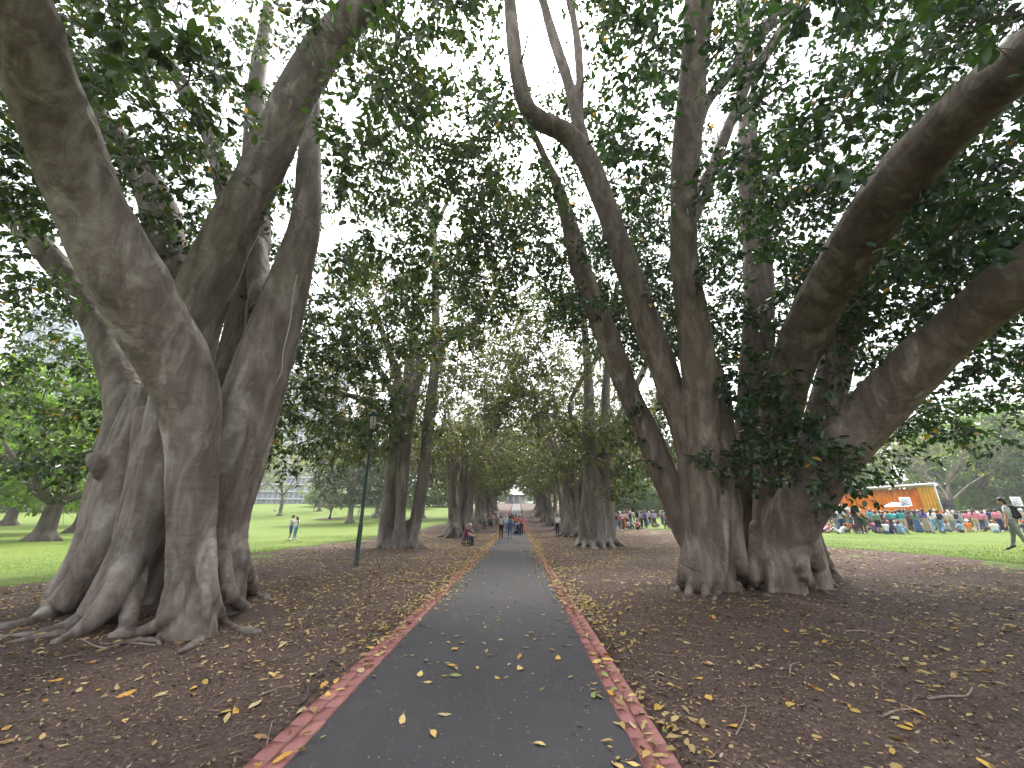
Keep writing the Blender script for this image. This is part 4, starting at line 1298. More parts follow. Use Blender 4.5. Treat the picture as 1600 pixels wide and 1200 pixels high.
shrub2 = park_tree(310, 'leafy yellow-green shrub', M['leaf_spring'], 5.0, 0.16, 0.6, 0.34, 130, 0.2, 3.6, group='shrubs along the far edges', name='shrub')
first = {0: shrub, 1: shrub2}
k = 0
for px0, px1, far, n in ((955, 1090, 88, 9), (1270, 1340, 80, 5), (1440, 1640, 78, 12), (490, 700, 122, 12), (720, 785, 172, 5), (828, 900, 172, 5), (-60, 200, 96, 9)):
    for i in range(n):
        q = k % 2
        o = first.pop(q) if q in first else copy_tree((shrub, shrub2)[q])
        put(o, px0 + (px1 - px0) * (i + .5 * rng.random()) / max(n - 1, 1), 800, far + 8 * rng.random(), 0.9 + .5 * rng.random())
        o['label'] = ('green' if q == 0 else 'yellow-green') + ' leafy shrub ' + ('behind the crowd' if px0 > 950 else 'at the far end of the path' if 700 < px0 < 950 else 'at the far edge of the elm lawn')
        k += 1
print('park trees', time.time() - T0)

# ------------------------------------------------------------------ buildings beyond the park
def tower(px, far, width, depth, floors, bays, fh, label, wall_c, slab_c, yaw=0.0, balc=True, glass='glass'):
    d = ray(px, 800); x = d.x / d.y * far
    root = tag(empty('apartment_building' if balc else 'office_tower', (x, far, float(zg(x, far)) - 1.5), yaw), label, 'building')
    H = floors * fh
    mw = simple('facade', wall_c, 0.8, 0.06, 0.3); ms = simple('slab', slab_c, 0.7, 0.05, 0.3)
    mb = MB(); mb.bbox((0, depth / 2, H / 2), (width, depth, H), 0.05); mb.build('wall', mw, root)
    mb = MB(); mb.bbox((0, depth / 2, H + 0.5), (width + 0.6, depth + 0.6, 1.0), 0.05)
    rf = mb.build('roof', ms, root)
    mb = MB(); mb.bbox((width * 0.15, depth / 2, H + 2.4), (width * 0.3, depth * 0.4, 2.8), 0.05); mb.build('plant_room', mw, rf)
    bw = width / bays
    mb = MB(); mb.box((0, 0.06, 0), (bw * 0.72, 0.1, fh * 0.68)); Vw, Fw = mb.arrays(); wme = mesh_np('window', Vw, Fw, [M[glass]])
    mb = MB()
    for sx in (-1, 0, 1): mb.box((sx * bw * 0.36, -0.02, 0), (0.12, 0.12, fh * 0.72))
    for sz in (-1, 1): mb.box((0, -0.021, sz * fh * 0.35), (bw * 0.80, 0.1, 0.12))
    Vf, Ff = mb.arrays(); fme = mesh_np('frame', Vf, Ff, [ms])
    mb = MB(); mb.box((0, -0.45, 0), (width + 0.3, 0.9, 0.35)); Vs, Fs = mb.arrays(); sme = mesh_np('floor_slab', Vs, Fs, [ms])
    mb = MB(); mb.box((0, -0.25, 0), (0.3, 0.5, H)); Vp, Fp = mb.arrays(); pme = mesh_np('fin', Vp, Fp, [ms])
    for f in range(floors):
        if balc:
            o = link('floor_slab', sme, root); o.location = (0, 0, f * fh + 0.2)
        for b in range(bays):
            o = link('window', wme, root); o.location = (-width / 2 + bw * (b + 0.5), -0.06, f * fh + fh * 0.55)
            o2 = link('frame', fme, o)
    for b in range(bays + 1):
        o = link('fin', pme, root); o.location = (-width / 2 + bw * b, 0, H / 2)
    return root
tower(430, 185, 50, 18, 20, 11, 3.3, 'pale apartment tower with white balcony slabs beyond the elm lawn', (0.62, 0.61, 0.60), (0.78, 0.78, 0.8), R(8))
tower(505, 215, 26, 18, 22, 6, 3.3, 'sand-coloured apartment block behind the pale tower', (0.50, 0.42, 0.33), (0.66, 0.6, 0.52), R(-6))
tower(10, 200, 44, 20, 30, 9, 3.6, 'blue glass office tower showing above the elms', (0.42, 0.50, 0.60), (0.6, 0.66, 0.72), R(25), False)
# small pavilion at the far end of the path
g = Vector((-0.4, 168, float(zg(-0.4, 168))))
pv = tag(empty('pavilion', g), 'small pavilion with a dark flat roof at the far end of the path', 'pavilion')
mb = MB(); mb.bbox((0, 0, 3.3), (9, 4, 0.5), 0.05); mb.build('roof', M['black'], pv)
mb = MB(); mb.bbox((0, 1.5, 1.5), (8, 0.25, 3.1), 0.03); mb.build('wall', M['white'], pv)
for sx in (-3.8, -1.3, 1.3, 3.8):
    mb = MB(); mb.box((sx, -1.6, 1.52), (0.22, 0.22, 3.06)); mb.build('post', M['white'], pv)

# ------------------------------------------------------------------ lamp posts
def lamp_post(px, py, label):
    g = ground_at(px, py)
    root = tag(empty('lamp_post', g), label, 'lamp post', 'green park lamp posts')
    mb = MB(); mb.lathe((0, 0, 0), [(0.0, -0.1), (0.095, -0.1), (0.095, 0.02), (0.085, 0.06), (0.082, 1.3), (0.072, 1.36), (0.066, 1.4), (0.05, 4.7), (0.0, 4.7)], 16); mb.build('post', M['post_green'], root, True)
    mb = MB(); mb.lathe((0, 0, 0), [(0.052, 4.68), (0.085, 4.7), (0.095, 4.76), (0.095, 4.8), (0.06, 4.84), (0.055, 4.9), (0.0, 4.9)], 16); mb.build('collar', M['post_green'], root, True)
    mb = MB(); mb.lathe((0, 0, 0), [(0.07, 4.84), (0.10, 4.9), (0.125, 5.3), (0.12, 5.34), (0.0, 5.34)], 16); lg = mb.build('lantern', M['lamp_glass'], root, True)
    mb = MB()
    for k in range(4):
        a = k * math.pi / 2 + 0.5
        mb.tube(np.array([[0.095 * math.cos(a), 0.095 * math.sin(a), 4.84], [0.135 * math.cos(a), 0.135 * math.sin(a), 5.34]]), 0.012, 6)
    mb.build('cage', M['post_green'], lg)
    mb = MB(); mb.lathe((0, 0, 0), [(0.0, 5.62), (0.05, 5.6), (0.11, 5.52), (0.19, 5.42), (0.20, 5.36), (0.18, 5.34), (0.0, 5.335)], 18); mb.build('cap', M['post_green'], root, True)
    mb = MB(); mb.bbox((0.0, -0.083, 0.75), (0.09, 0.02, 0.3), 0.004); mb.build('hatch', M['post_green'], root)
    return root
lamp_post(556, 884, 'tall dark green lamp post standing in the mulch by the slender fig')
lamp_post(895, 836, 'dark green lamp post half hidden by the low-boughed fig')
# distant posts on the lawn
for px, py in ((620, 797), (490, 800)):
    lamp_post(px if px != 620 else 441, py, 'thin lamp post far out on the lawn in front of the yellow-leaved trees')
# ------------------------------------------------------------------ people
SKIN, TOP, BOT, SHOE, HAIR = range(5)
def J(**k): return {a: np.array(b, float) for a, b in k.items()}
def pose_stand(armL=None, armR=None, stride=0.0, lean=0.0):
    j = J(pelvis=(0, 0, .93), waist=(0, 0, 1.06), chest=(0, -.01 + lean * .3, 1.27), neck=(0, -.01 + lean * .45, 1.46), head=(0, .015 + lean * .55, 1.61),
          hL=(-.09, 0, .90), hR=(.09, 0, .90), kL=(-.10, .03 + .30 * stride, .50 + .02 * abs(stride)), kR=(.10, .03 - .08 * stride, .49),
          aL=(-.10, -.02 + .42 * stride, .085), aR=(.10, -.02 - .42 * stride, .10 + .06 * abs(stride)),
          sL=(-.17, -.01 + lean * .4, 1.40), sR=(.17, -.01 + lean * .4, 1.40),
          eL=(-.235, -.03 - .12 * stride + lean * .3, 1.13), eR=(.235, -.03 + .12 * stride + lean * .3, 1.13), wL=(-.245, .05 - .1 * stride + lean * .2, .89), wR=(.245, .05 + .22 * stride + lean * .2, .90))
    j['tL'] = j['aL'] + np.array([-.01, .15, -.055]); j['tR'] = j['aR'] + np.array([.01, .15, -.065 - .04 * abs(stride)])
    if armL: j['eL'], j['wL'] = np.array(armL[0], float), np.array(armL[1], float)
    if armR: j['eR'], j['wR'] = np.array(armR[0], float), np.array(armR[1], float)
    return j
def pose_sit_ground(k=0):
    j = J(pelvis=(0, 0, .13), waist=(0, -.03, .27), chest=(0, -.06 + .05 * k, .48), neck=(0, -.03 + .08 * k, .67), head=(0, .02 + .1 * k, .82),
          hL=(-.10, .03, .12), hR=(.10, .03, .12), kL=(-.16, .36, .42 - .2 * k), kR=(.16, .36, .44 - .2 * k), aL=(-.12, .62 - .25 * k, .07), aR=(.12, .62 - .2 * k, .07),
          sL=(-.17, -.04, .61), sR=(.17, -.04, .61), eL=(-.24, .08, .40), eR=(.24, .08, .40), wL=(-.14, .29, .43), wR=(.14, .29, .44))
    j['tL'] = j['aL'] + np.array([-.03, .15, -.04]); j['tR'] = j['aR'] + np.array([.03, .15, -.04])
    return j
def pose_recline():
    j = J(pelvis=(0, 0, .12), waist=(0, -.13, .2), chest=(0, -.30, .36), neck=(0, -.44, .49), head=(0, -.50, .63),
          hL=(-.10, .05, .11), hR=(.10, .05, .11), kL=(-.12, .40, .40), kR=(.12, .42, .30), aL=(-.12, .74, .07), aR=(.12, .82, .07),
          sL=(-.17, -.37, .45), sR=(.17, -.37, .45), eL=(-.25, -.50, .22), eR=(.25, -.50, .22), wL=(-.25, -.54, .03), wR=(.25, -.54, .03))
    j['tL'] = j['aL'] + np.array([-.03, .13, .03]); j['tR'] = j['aR'] + np.array([.03, .13, .05])
    return j
def pose_sit_bench(fwd=0.1):
    j = J(pelvis=(0, 0, .50), waist=(0, .01, .63), chest=(0, .05 + fwd, .84), neck=(0, .10 + 1.5 * fwd, 1.02), head=(0, .16 + 1.8 * fwd, 1.16),
          hL=(-.10, .03, .49), hR=(.10, .03, .49), kL=(-.13, .45, .50), kR=(.13, .46, .51), aL=(-.13, .50, .085), aR=(.13, .44, .085),
          sL=(-.17, .07 + 1.2 * fwd, .96), sR=(.17, .07 + 1.2 * fwd, .96), eL=(-.25, .16 + fwd, .70), eR=(.25, .16 + fwd, .70), wL=(-.10, .36 + fwd, .62), wR=(.10, .37 + fwd, .63))
    j['tL'] = j['aL'] + np.array([-.02, .15, -.055]); j['tR'] = j['aR'] + np.array([.02, .15, -.055])
    return j
POSES = {
 'stand': lambda: pose_stand(),
 'stand2': lambda: pose_stand(armL=((-.25, .06, 1.13), (-.05, .22, 1.16)), armR=((.25, .06, 1.13), (.05, .23, 1.12))),
 'hips': lambda: pose_stand(armL=((-.36, -.08, 1.17), (-.17, .03, 1.02)), armR=((.36, -.08, 1.17), (.17, .03, 1.02))),
 'phone': lambda: pose_stand(armR=((.24, .10, 1.2), (.12, .26, 1.45)), lean=.03),
 'walk': lambda: pose_stand(stride=0.8, lean=.05),
 'stroll': lambda: pose_stand(stride=-0.45, lean=.02),
 'push': lambda: pose_stand(armL=((-.24, .12, 1.15), (-.2, .38, 1.06)), armR=((.24, .12, 1.15), (.2, .38, 1.06)), stride=.5, lean=.12),
 'hug': lambda: pose_stand(armL=((-.26, .14, 1.26), (-.06, .32, 1.30)), armR=((.26, .14, 1.2), (.06, .32, 1.2)), lean=.05),
 'lean': lambda: pose_stand(lean=-.28),
 'sit': lambda: pose_sit_ground(0), 'sit2': lambda: pose_sit_ground(1), 'recline': pose_recline, 'bench': lambda: pose_sit_bench(.1), 'bench2': lambda: pose_sit_bench(.02),
}
def bones(j, outfit, hair, fine):
    """list of (p0,p1,r0,r1,tag)"""
    b = []
    up = unit((j['neck'] - j['pelvis'])[None])[0]
    rt = unit((j['hR'] - j['hL'])[None])[0]
    low = TOP if outfit in ('dress', 'long_top') else BOT
    leg = {'trousers': BOT, 'shorts': SKIN, 'dress': SKIN, 'skirt': SKIN, 'long_top': BOT}[outfit]
    for s in (-1, 1):
        b.append((j['chest'] + rt * s * .075 + up * .06, j['waist'] + rt * s * .055, .118, .105, TOP))
        b.append((j['waist'] + rt * s * .055, j['pelvis'] + rt * s * .065 - up * .02, .105, .118, low))
        b.append((j['chest'] + rt * s * .05 + up * .08, j['s' + 'LR'[s > 0]], .095, .068, TOP))
    b.append((j['neck'] - up * .05, j['head'], .055, .052, SKIN))
    hd = unit((j['head'] - j['neck'])[None])[0]
    fw = unit((np.cross(up, rt))[None])[0]
    b.append((j['head'] - hd * .02 + fw * .01, j['head'] + hd * .05 - fw * .005, .085, .092, SKIN))
    b.append((j['head'] - hd * .07 + fw * .035, j['head'] + fw * .02, .05, .07, SKIN))
    if fine:
        b.append((j['head'] + fw * .085 + hd * .015, j['head'] + fw * .105 - hd * .03, .010, .016, SKIN))
        for s in (-1, 1):
            b.append((j['head'] + rt * s * .085 + hd * .02, j['head'] + rt * s * .09 - hd * .03, .016, .014, SKIN))
    if hair != 'bald':
        b.append((j['head'] + hd * .045 - fw * .025, j['head'] + hd * .07 - fw * .005, .098, .093, HAIR))
        b.append((j['head'] - hd * .02 - fw * .04, j['head'] + hd * .03 - fw * .03, .08, .09, HAIR))
    if hair == 'long':
        b.append((j['head'] - fw * .05, j['neck'] - fw * .075 - up * .10, .085, .06, HAIR))
        b.append((j['neck'] - fw * .075 - up * .08, j['neck'] - fw * .10 - up * .18, .065, .04, HAIR))
    if hair == 'hat':
        b.append((j['head'] + hd * .05 - fw * .15, j['head'] + hd * .05 + fw * .17, .03, .025, HAIR))
        b.append((j['head'] + hd * .05 - rt * .14, j['head'] + hd * .05 + rt * .14, .03, .03, HAIR))
    for s in 'LR':
        sg = -1 if s == 'L' else 1
        m = (j['s' + s] + j['e' + s]) / 2
        b.append((j['s' + s], m, .068, .056, TOP))
        b.append((m, j['e' + s], .053, .044, TOP if outfit == 'long_top' or hair == 'long' else SKIN))
        b.append((j['e' + s], j['w' + s], .044, .030, SKIN if outfit != 'long_top' else TOP))
        dw = unit((j['w' + s] - j['e' + s])[None])[0]
        side = unit(np.cross(dw, fw)[None] + 1e-6)[0]
        if fine:
            pal = j['w' + s] + dw * .085
            b.append((j['w' + s], pal, .026, .032, SKIN))
            for q in range(4):
                o = side * (q - 1.5) * .021
                L = (.075, .085, .08, .062)[q]
                k = pal + o + dw * L * .5 + fw * .006
                b.append((pal + o - dw * .01, k, .0105, .0095, SKIN)); b.append((k, k + dw * L * .4 + fw * .022, .0095, .0085, SKIN))
            b.append((j['w' + s] + dw * .03 + fw * .02, j['w' + s] + dw * .075 + fw * .05 - side * .01 * sg, .013, .010, SKIN))
        else:
            b.append((j['w' + s], j['w' + s] + dw * .15 + fw * .01, .030, .026, SKIN))
        h, kn, an, to = j['h' + s], j['k' + s], j['a' + s], j['t' + s]
        mid = (h + kn) / 2
        b.append((h, mid, .098, .083, BOT if outfit in ('trousers', 'shorts', 'long_top') else TOP if outfit == 'dress' else BOT))
        b.append((mid, kn, .08, .062 if outfit != 'shorts' else .07, BOT if outfit in ('trousers', 'shorts', 'long_top') else leg))
        cal = kn + (an - kn) * .35
        b.append((kn, cal, .06, .058, leg)); b.append((cal, an, .058, .042, leg))
        b.append((an + (to - an) * -.3, to, .045, .038, SHOE))
    if outfit in ('dress', 'skirt'):
        dn = (j['aL'] + j['aR']) / 2 * .75 + (j['kL'] + j['kR']) / 2 * .25
        for s in (-1, 0, 1):
            b.append((j['waist'] + rt * s * .05, dn + rt * s * .15, .11, .12, TOP if outfit == 'dress' else BOT))
    return b
_pcache = {}
def person_mesh(pose, outfit='trousers', hair='short', fine=False):
    key = (pose, outfit, hair, fine)
    if key in _pcache:
        return _pcache[key]
    bs = bones(POSES[pose](), outfit, hair, fine)
    mb = MB()
    for p0, p1, r0, r1, tg in bs:
        d = p1 - p0; L = np.linalg.norm(d); d = d / max(L, 1e-6)
        # capsule
        ts = [(-.95, .3), (-.7, .72), (-.3, .95), (0, 1)]
        pts = [p0 + d * r0 * a for a, _ in ts] + [p1 + d * r1 * -a for a, _ in ts[::-1]]
        rr = [r0 * q for _, q in ts] + [r1 * q for _, q in ts[::-1]]
        mb.tube(np.array(pts), np.array(rr), 10)
    V, F = mb.arrays()
    V, Q, N = remesh(V, F, 0.012 if fine else 0.026, 2 if fine else 1, 0.5)
    C = V[Q].mean(1)
    best = np.full(len(C), 9e9); mi = np.zeros(len(C), int)
    for p0, p1, r0, r1, tg in bs:
        d = p1 - p0; l2 = max((d * d).sum(), 1e-9)
        t = np.clip(((C - p0) @ d) / l2, 0, 1)
        dist = np.linalg.norm(C - (p0 + t[:, None] * d), axis=1) - (r0 + (r1 - r0) * t) - (0.006 if tg in (TOP, HAIR) else 0.0)
        w = dist < best
        best[w] = dist[w]; mi[w] = tg
    # cloth stands off the skin and wrinkles
    vt = np.zeros(len(V)); np.maximum.at(vt, Q.ravel(), np.repeat(np.isin(mi, (TOP, BOT)).astype(float), 4))
    V = V + N * (vt * (0.006 + 0.008 * vnoise(V * np.array([1, 1, 1.6]), 11, 3)))[:, None]
    me = mesh_np('person', V, Q, [M['white']] * 5, mi, True)
    _pcache[key] = me
    return me
CLO = {'navy': (.022, .03, .08), 'black': (.018, .018, .02), 'white': (.68, .68, .70), 'grey': (.2, .2, .21), 'pink': (.62, .2, .28), 'red': (.42, .04, .04), 'maroon': (.16, .02, .06), 'blue': (.06, .16, .5),
       'pale blue': (.30, .42, .62), 'teal': (.03, .30, .33), 'green': (.12, .24, .17), 'purple': (.17, .10, .34), 'orange': (.6, .18, .04), 'beige': (.45, .36, .26), 'lavender': (.42, .36, .58), 'denim': (.07, .12, .24), 'pale denim': (.2, .32, .48), 'charcoal': (.05, .05, .055), 'brown': (.12, .07, .04), 'light grey': (.42, .43, .45)}
CM = {k: simple('cloth_' + k.replace(' ', '_'), v, 0.85, 0.15, 9, bumpy=0.004) for k, v in CLO.items()}
SK = [simple('skin_%d' % i, c, 0.55, 0.08, 9) for i, c in enumerate(((.50, .30, .22), (.42, .24, .16), (.28, .15, .09), (.13, .07, .045)))]
HR = {'dark': simple('hair_dark', (.018, .013, .011), .5), 'brown': simple('hair_brown', (.07, .04, .022), .55), 'fair': simple('hair_fair', (.35, .24, .12), .6), 'white': simple('hair_white', (.6, .57, .53), .6), 'ginger': simple('hair_ginger', (.3, .1, .03), .6)}
SHOEM = {'black': simple('shoe_black', (.02, .02, .02), .5), 'white': simple('shoe_white', (.7, .7, .7), .6), 'brown': simple('shoe_brown', (.1, .06, .035), .6)}
def person(loc, rz, pose, outfit, hair, top, bot, haircol='dark', skin=0, shoe='black', label=None, group=None, fine=False, h=1.72):
    o = bpy.data.objects.new('person', person_mesh(pose, outfit, hair, fine))
    col.objects.link(o)
    for i, m in enumerate((SK[skin], CM[top], CM[bot], SHOEM[shoe], CM[haircol] if hair == 'hat' and haircol in CM else HR[haircol])):
        o.material_slots[i].link = 'OBJECT'
        o.material_slots[i].material = m
    o.location = loc; o.rotation_euler = (0, 0, rz); s = h / 1.72; o.scale = (s * (0.96 + .1 * rng.random()), s, s)
    tag(o, label, 'person', group)
    return o
def at_px(px, py, Y=None):
    """standing point: on the terrain under the pixel, or at depth Y in that column"""
    if Y is None:
        return ground_at(px, py)
    d = ray(px, py); x = d.x / d.y * Y
    return Vector((x, Y, float(zg(x, Y))))
def backpack(p, colr, z=1.25, y=-.17, dz=0.0):
    """worn on the back of a person"""
    mb = MB(); mb.bbox((0, y, z), (.30, .16, .44), .05); mb.bbox((0, y - .09, z - .09), (.22, .06, .2), .025)
    o = mb.build('backpack', CM[colr], p)
    mb = MB()
    for s in (-1, 1):
        mb.tube(catmull(np.array([(s * .10, y + .05, z + .18), (s * .11, y + .17, z + .22), (s * .12, y + .27, z + .1), (s * .13, y + .24, z - .08), (s * .13, y + .08, z - .16)]), .05), .014, 6)
    mb.build('strap', CM[colr], o)
    return o

# -- on the path
WALK = 'people walking on the path'
p = person(at_px(783, 841), R(0), 'stroll', 'trousers', 'short', 'grey', 'black', 'dark', 1, label='person walking away in black trousers with a pale grey backpack', group=WALK, fine=True); backpack(p, 'light grey')
p = person(at_px(797, 841), R(4), 'walk', 'trousers', 'long', 'pale blue', 'denim', 'dark', 2, 'white', label='person walking away in blue denim with a blue-grey backpack', group=WALK, fine=True); backpack(p, 'denim')
p = person(at_px(815, 836), R(175), 'push', 'trousers', 'long', 'pink', 'charcoal', 'fair', 0, label='person in a pink top pushing the pale blue pram', group=WALK, fine=True)
WK = [(790, 833, 'stroll', 'trousers', 'long', 'white', 'pale denim', 'fair', 'person in a white top and pale jeans walking behind the backpackers'),
      (806, 832, 'walk', 'trousers', 'short', 'orange', 'charcoal', 'brown', 'person in an orange top walking beside the pram'),
      (811, 831, 'stroll', 'trousers', 'short', 'maroon', 'black', 'dark', 'person in a maroon top and black trousers walking beside the pram'),
      (818, 832, 'stroll', 'dress', 'long', 'pink', 'pink', 'fair', 'person in a pink dress walking at the edge of the path'),
      (796, 828, 'walk', 'trousers', 'short', 'green', 'navy', 'dark', 'person in a green top far down the path'),
      (802, 826, 'stroll', 'trousers', 'long', 'red', 'denim', 'brown', 'person in a red top far down the path'),
      (813, 826, 'stroll', 'trousers', 'short', 'beige', 'brown', 'white', 'white-haired person in beige far down the path'),
      (791, 826, 'stroll', 'trousers', 'hat', 'white', 'navy', 'white', 'person in a white hat and white top far down the path'),
      (799, 822, 'stroll', 'trousers', 'short', 'navy', 'black', 'dark', 'small far figure in a navy top on the path'),
      (807, 822, 'walk', 'trousers', 'long', 'lavender', 'grey', 'brown', 'small far figure in a lavender top on the path')]
for px, py, po, ou, ha, t, b, hc, lb in WK:
    person(at_px(px, py), R(rng.choice([0, 180]) + rng.normal(0, 10)), po, ou, ha, t, b, hc, int(rng.integers(3)), label=lb, group=WALK, h=1.6 + .15 * rng.random())
# pram
g = at_px(808, 836)
pr = tag(empty('pram', g, R(172)), 'pram with a pale blue hood and dark basket on the path', 'pram')
mb = MB(); mb.tube(catmull(np.array([(-.0, .45, .25), (0, .1, .30), (0, -.25, .42), (0, -.42, .75)]), .08), np.linspace(.2, .14, 14)[:len(catmull(np.array([(-.0, .45, .25), (0, .1, .30), (0, -.25, .42), (0, -.42, .75)]), .08))] if False else .16, 10); mb.build('seat', CM['navy'], pr, True)
mb = MB(); a = np.linspace(0, np.pi * .62, 9)
for k in range(8):
    for s in (0,):
        y0, z0, y1, z1 = -.42 * np.cos(a[k]) - .02, .62 + .4 * np.sin(a[k]), -.42 * np.cos(a[k + 1]) - .02, .62 + .4 * np.sin(a[k + 1])
        mb.box((0, (y0 + y1) / 2, (z0 + z1) / 2), (.46, .17, .02), Matrix.Rotation(math.atan2(z1 - z0, y1 - y0), 4, 'X'))
mb.build('hood', CM['pale blue'], pr)
mb = MB()
for s in (-.24, .24):
    mb.tube(np.array([(s, -.62, 1.05), (s, .1, .45), (s, .5, .12)]), .014, 6); mb.tube(np.array([(s, -.42, .12), (s, .1, .45)]), .014, 6)
mb.tube(np.array([(-.24, -.62, 1.05), (.24, -.62, 1.05)]), .016, 6)
mb.build('frame', M['black'], pr)
mb = MB(); mb.bbox((0, -.1, .2), (.4, .5, .16), .03); mb.build('basket', CM['black'], pr)
for sx, sy in ((-.26, -.42), (.26, -.42), (-.26, .5), (.26, .5)):
    mb = MB(); mb.tube(np.array([(sx - .025, sy, .13), (sx + .025, sy, .13)]), .13, 16); mb.build('wheel', M['black'], pr)

# -- benches, sitters, bin
def bench(px, py, rz, label, low=.43):
    g = at_px(px, py)
    b = tag(empty('park_bench', g, rz), label, 'bench', 'backless slatted benches')
    for k in range(5):
        mb = MB(); mb.bbox((0, -.18 + k * .09, low - .02), (1.7, .075, .035), .006); mb.build('slat', M['wood'], b)
    for s in (-.65, .65):
        mb = MB(); mb.bbox((s, 0, low - .06), (.06, .44, .045), .006); mb.box((s, -.16, (low - .08) / 2 - .02), (.05, .05, low - .06)); mb.box((s, .16, (low - .08) / 2 - .02), (.05, .05, low - .06)); mb.box((s, 0, .015), (.08, .5, .03)); mb.build('leg', M['black'], b)
    return b
rzb = R(-78)
b1 = bench(728, 851, rzb, 'low slatted bench under the person in the red jacket')
def on_bench(b, off, **k):
    q = b.matrix_basis @ Vector((off, -.02, 0))
    return q
bpy.context.view_layer.update()
q = b1.matrix_world @ Vector((-.32, -.08, -.07)); person(q, rzb + .1, 'bench', 'trousers', 'short', 'red', 'denim', 'white', 0, 'black', 'white-haired person in red jacket and jeans bent forward on the bench', 'people sitting on the benches', True)
q = b1.matrix_world @ Vector((.30, -.08, -.07)); person(q, rzb - .05, 'bench2', 'trousers', 'short', 'maroon', 'navy', 'fair', 0, 'black', 'fair-haired person in a maroon top sitting beside the red jacket', 'people sitting on the benches', True)
b2 = bench(756, 827, rzb, 'slatted bench beside the wheelie bin')
bpy.context.view_layer.update()
q = b2.matrix_world @ Vector((.1, -.08, -.07)); person(q, rzb, 'bench', 'shorts', 'short', 'navy', 'navy', 'fair', 0, 'black', 'person in navy shorts and top sitting on the bench by the bin', 'people sitting on the benches')
g = at_px(766, 822)
bn = tag(empty('wheelie_bin', g, R(-60)), 'dark green wheelie bin with an orange-red lid beside the path', 'bin')
mb = MB(); hb = [(.23, .26, 0.06), (.29, .36, .98)]
v = np.array([[sx * w, sy * d, z] for w, d, z in hb for sx, sy in ((-1, -1), (1, -1), (1, 1), (-1, 1))]); mb.add(v, [[0, 3, 2, 1], [4, 5, 6, 7], [0, 1, 5, 4], [1, 2, 6, 5], [2, 3, 7, 6], [3, 0, 4, 7]])
mb.bbox((0, 0, .96), (.62, .76, .06), .01); mb.build('body', M['bin_green'], bn)
mb = MB(); mb.bbox((0, .0, 1.03), (.64, .78, .07), .02); mb.bbox((0, -.02, 1.08), (.5, .6, .05), .02); mb.build('lid', M['bin_lid'], bn)
for s in (-.24, .24):
    mb = MB(); mb.tube(np.array([(s - .025, .27, .1), (s + .025, .27, .1)]), .1, 14); mb.build('wheel', M['black'], bn)
mb = MB(); mb.tube(np.array([(-.25, .42, .98), (.25, .42, .98)]), .018, 8); mb.build('handle', M['bin_green'], bn)
# leaning person
tp = [o for o in bpy.data.objects if o.get('label') == 'fig with a person in a white shirt leaning on its trunk'][0]
gx, gy = tp.location.x - 1.35, tp.location.y - 1.5
dr = ray(871, 828); gy = tp.location.y - 2.0; gx = dr.x / dr.y * gy
person((gx, gy, float(zg(gx, gy)) + .12), R(150), 'lean', 'trousers', 'short', 'white', 'black', 'dark', 1, label='person in a white shirt and black trousers leaning back against a fig', fine=True)
for px, py, t, b, hc in ((778, 819, 'white', 'black', 'white'), (775, 821, 'navy', 'black', 'dark'), (759, 812, 'pale blue', 'grey', 'fair')):
    person(at_px(px, py if py > 815 else 819), R(-80), 'stand', 'trousers', 'short', t, b, hc, 0, label='person in a %s top and %s trousers standing by the bench-side figs' % (t, b), group='people beside the path')
person(at_px(832, 817), R(90), 'stand', 'trousers', 'short', 'white', 'grey', 'dark', 1, label='far person in a white top among the crowd-side figs', group='people beside the path')

# -- left lawn
LW = 'people out on the lawn'
g = at_px(455, 844)
person(g + Vector((-.17, 0, 0)), R(-70), 'hug', 'shorts', 'short', 'light grey', 'denim', 'dark', 0, 'white', 'person in a grey tee and denim shorts embracing the person in white', LW, True, 1.76)
person(g + Vector((.19, .05, 0)), R(80), 'hug', 'trousers', 'long', 'white', 'pale denim', 'brown', 0, 'white', 'person in a white top and pale jeans embracing the person in shorts', LW, True, 1.66)
for px, py, po, t, b, hc, lb in ((364, 829, 'sit', 'maroon', 'denim', 'dark', 'person in a maroon top sitting on the grass behind the right-hand buttress root'), (370, 830, 'sit2', 'white', 'navy', 'brown', 'person in a white top sitting with bent head beside the maroon top'), (358, 828, 'sit', 'pink', 'grey', 'fair', 'person in a pink top sitting half hidden by the fig roots'),
                                 (428, 799, 'sit2', 'white', 'pale denim', 'dark', 'lone person in white sitting far up the lawn'), (560, 806, 'stand', 'light grey', 'charcoal', 'dark', 'person in light grey standing on the lawn beside the lamp post'),
                                 (581, 809, 'sit', 'white', 'teal', 'fair', 'person in white sitting on a picnic spot near the slender fig'), (588, 809, 'sit2', 'pale blue', 'grey', 'brown', 'person in pale blue sitting in the picnic group near the slender fig'), (593, 807, 'stand', 'white', 'pale denim', 'dark', 'person in white standing by the picnic group near the slender fig')):
    person(at_px(px, py), R(rng.integers(0, 360)), po, 'trousers', 'short', t, b, hc, int(rng.integers(3)), label=lb, group=LW)
mb = MB(); mb.bbox((0, 0, .1), (.42, .28, .2), .06); o = mb.build('bag', CM['charcoal']); o.location = at_px(379, 830); tag(o, 'dark bag lying on the grass by the sitting group', 'bag')

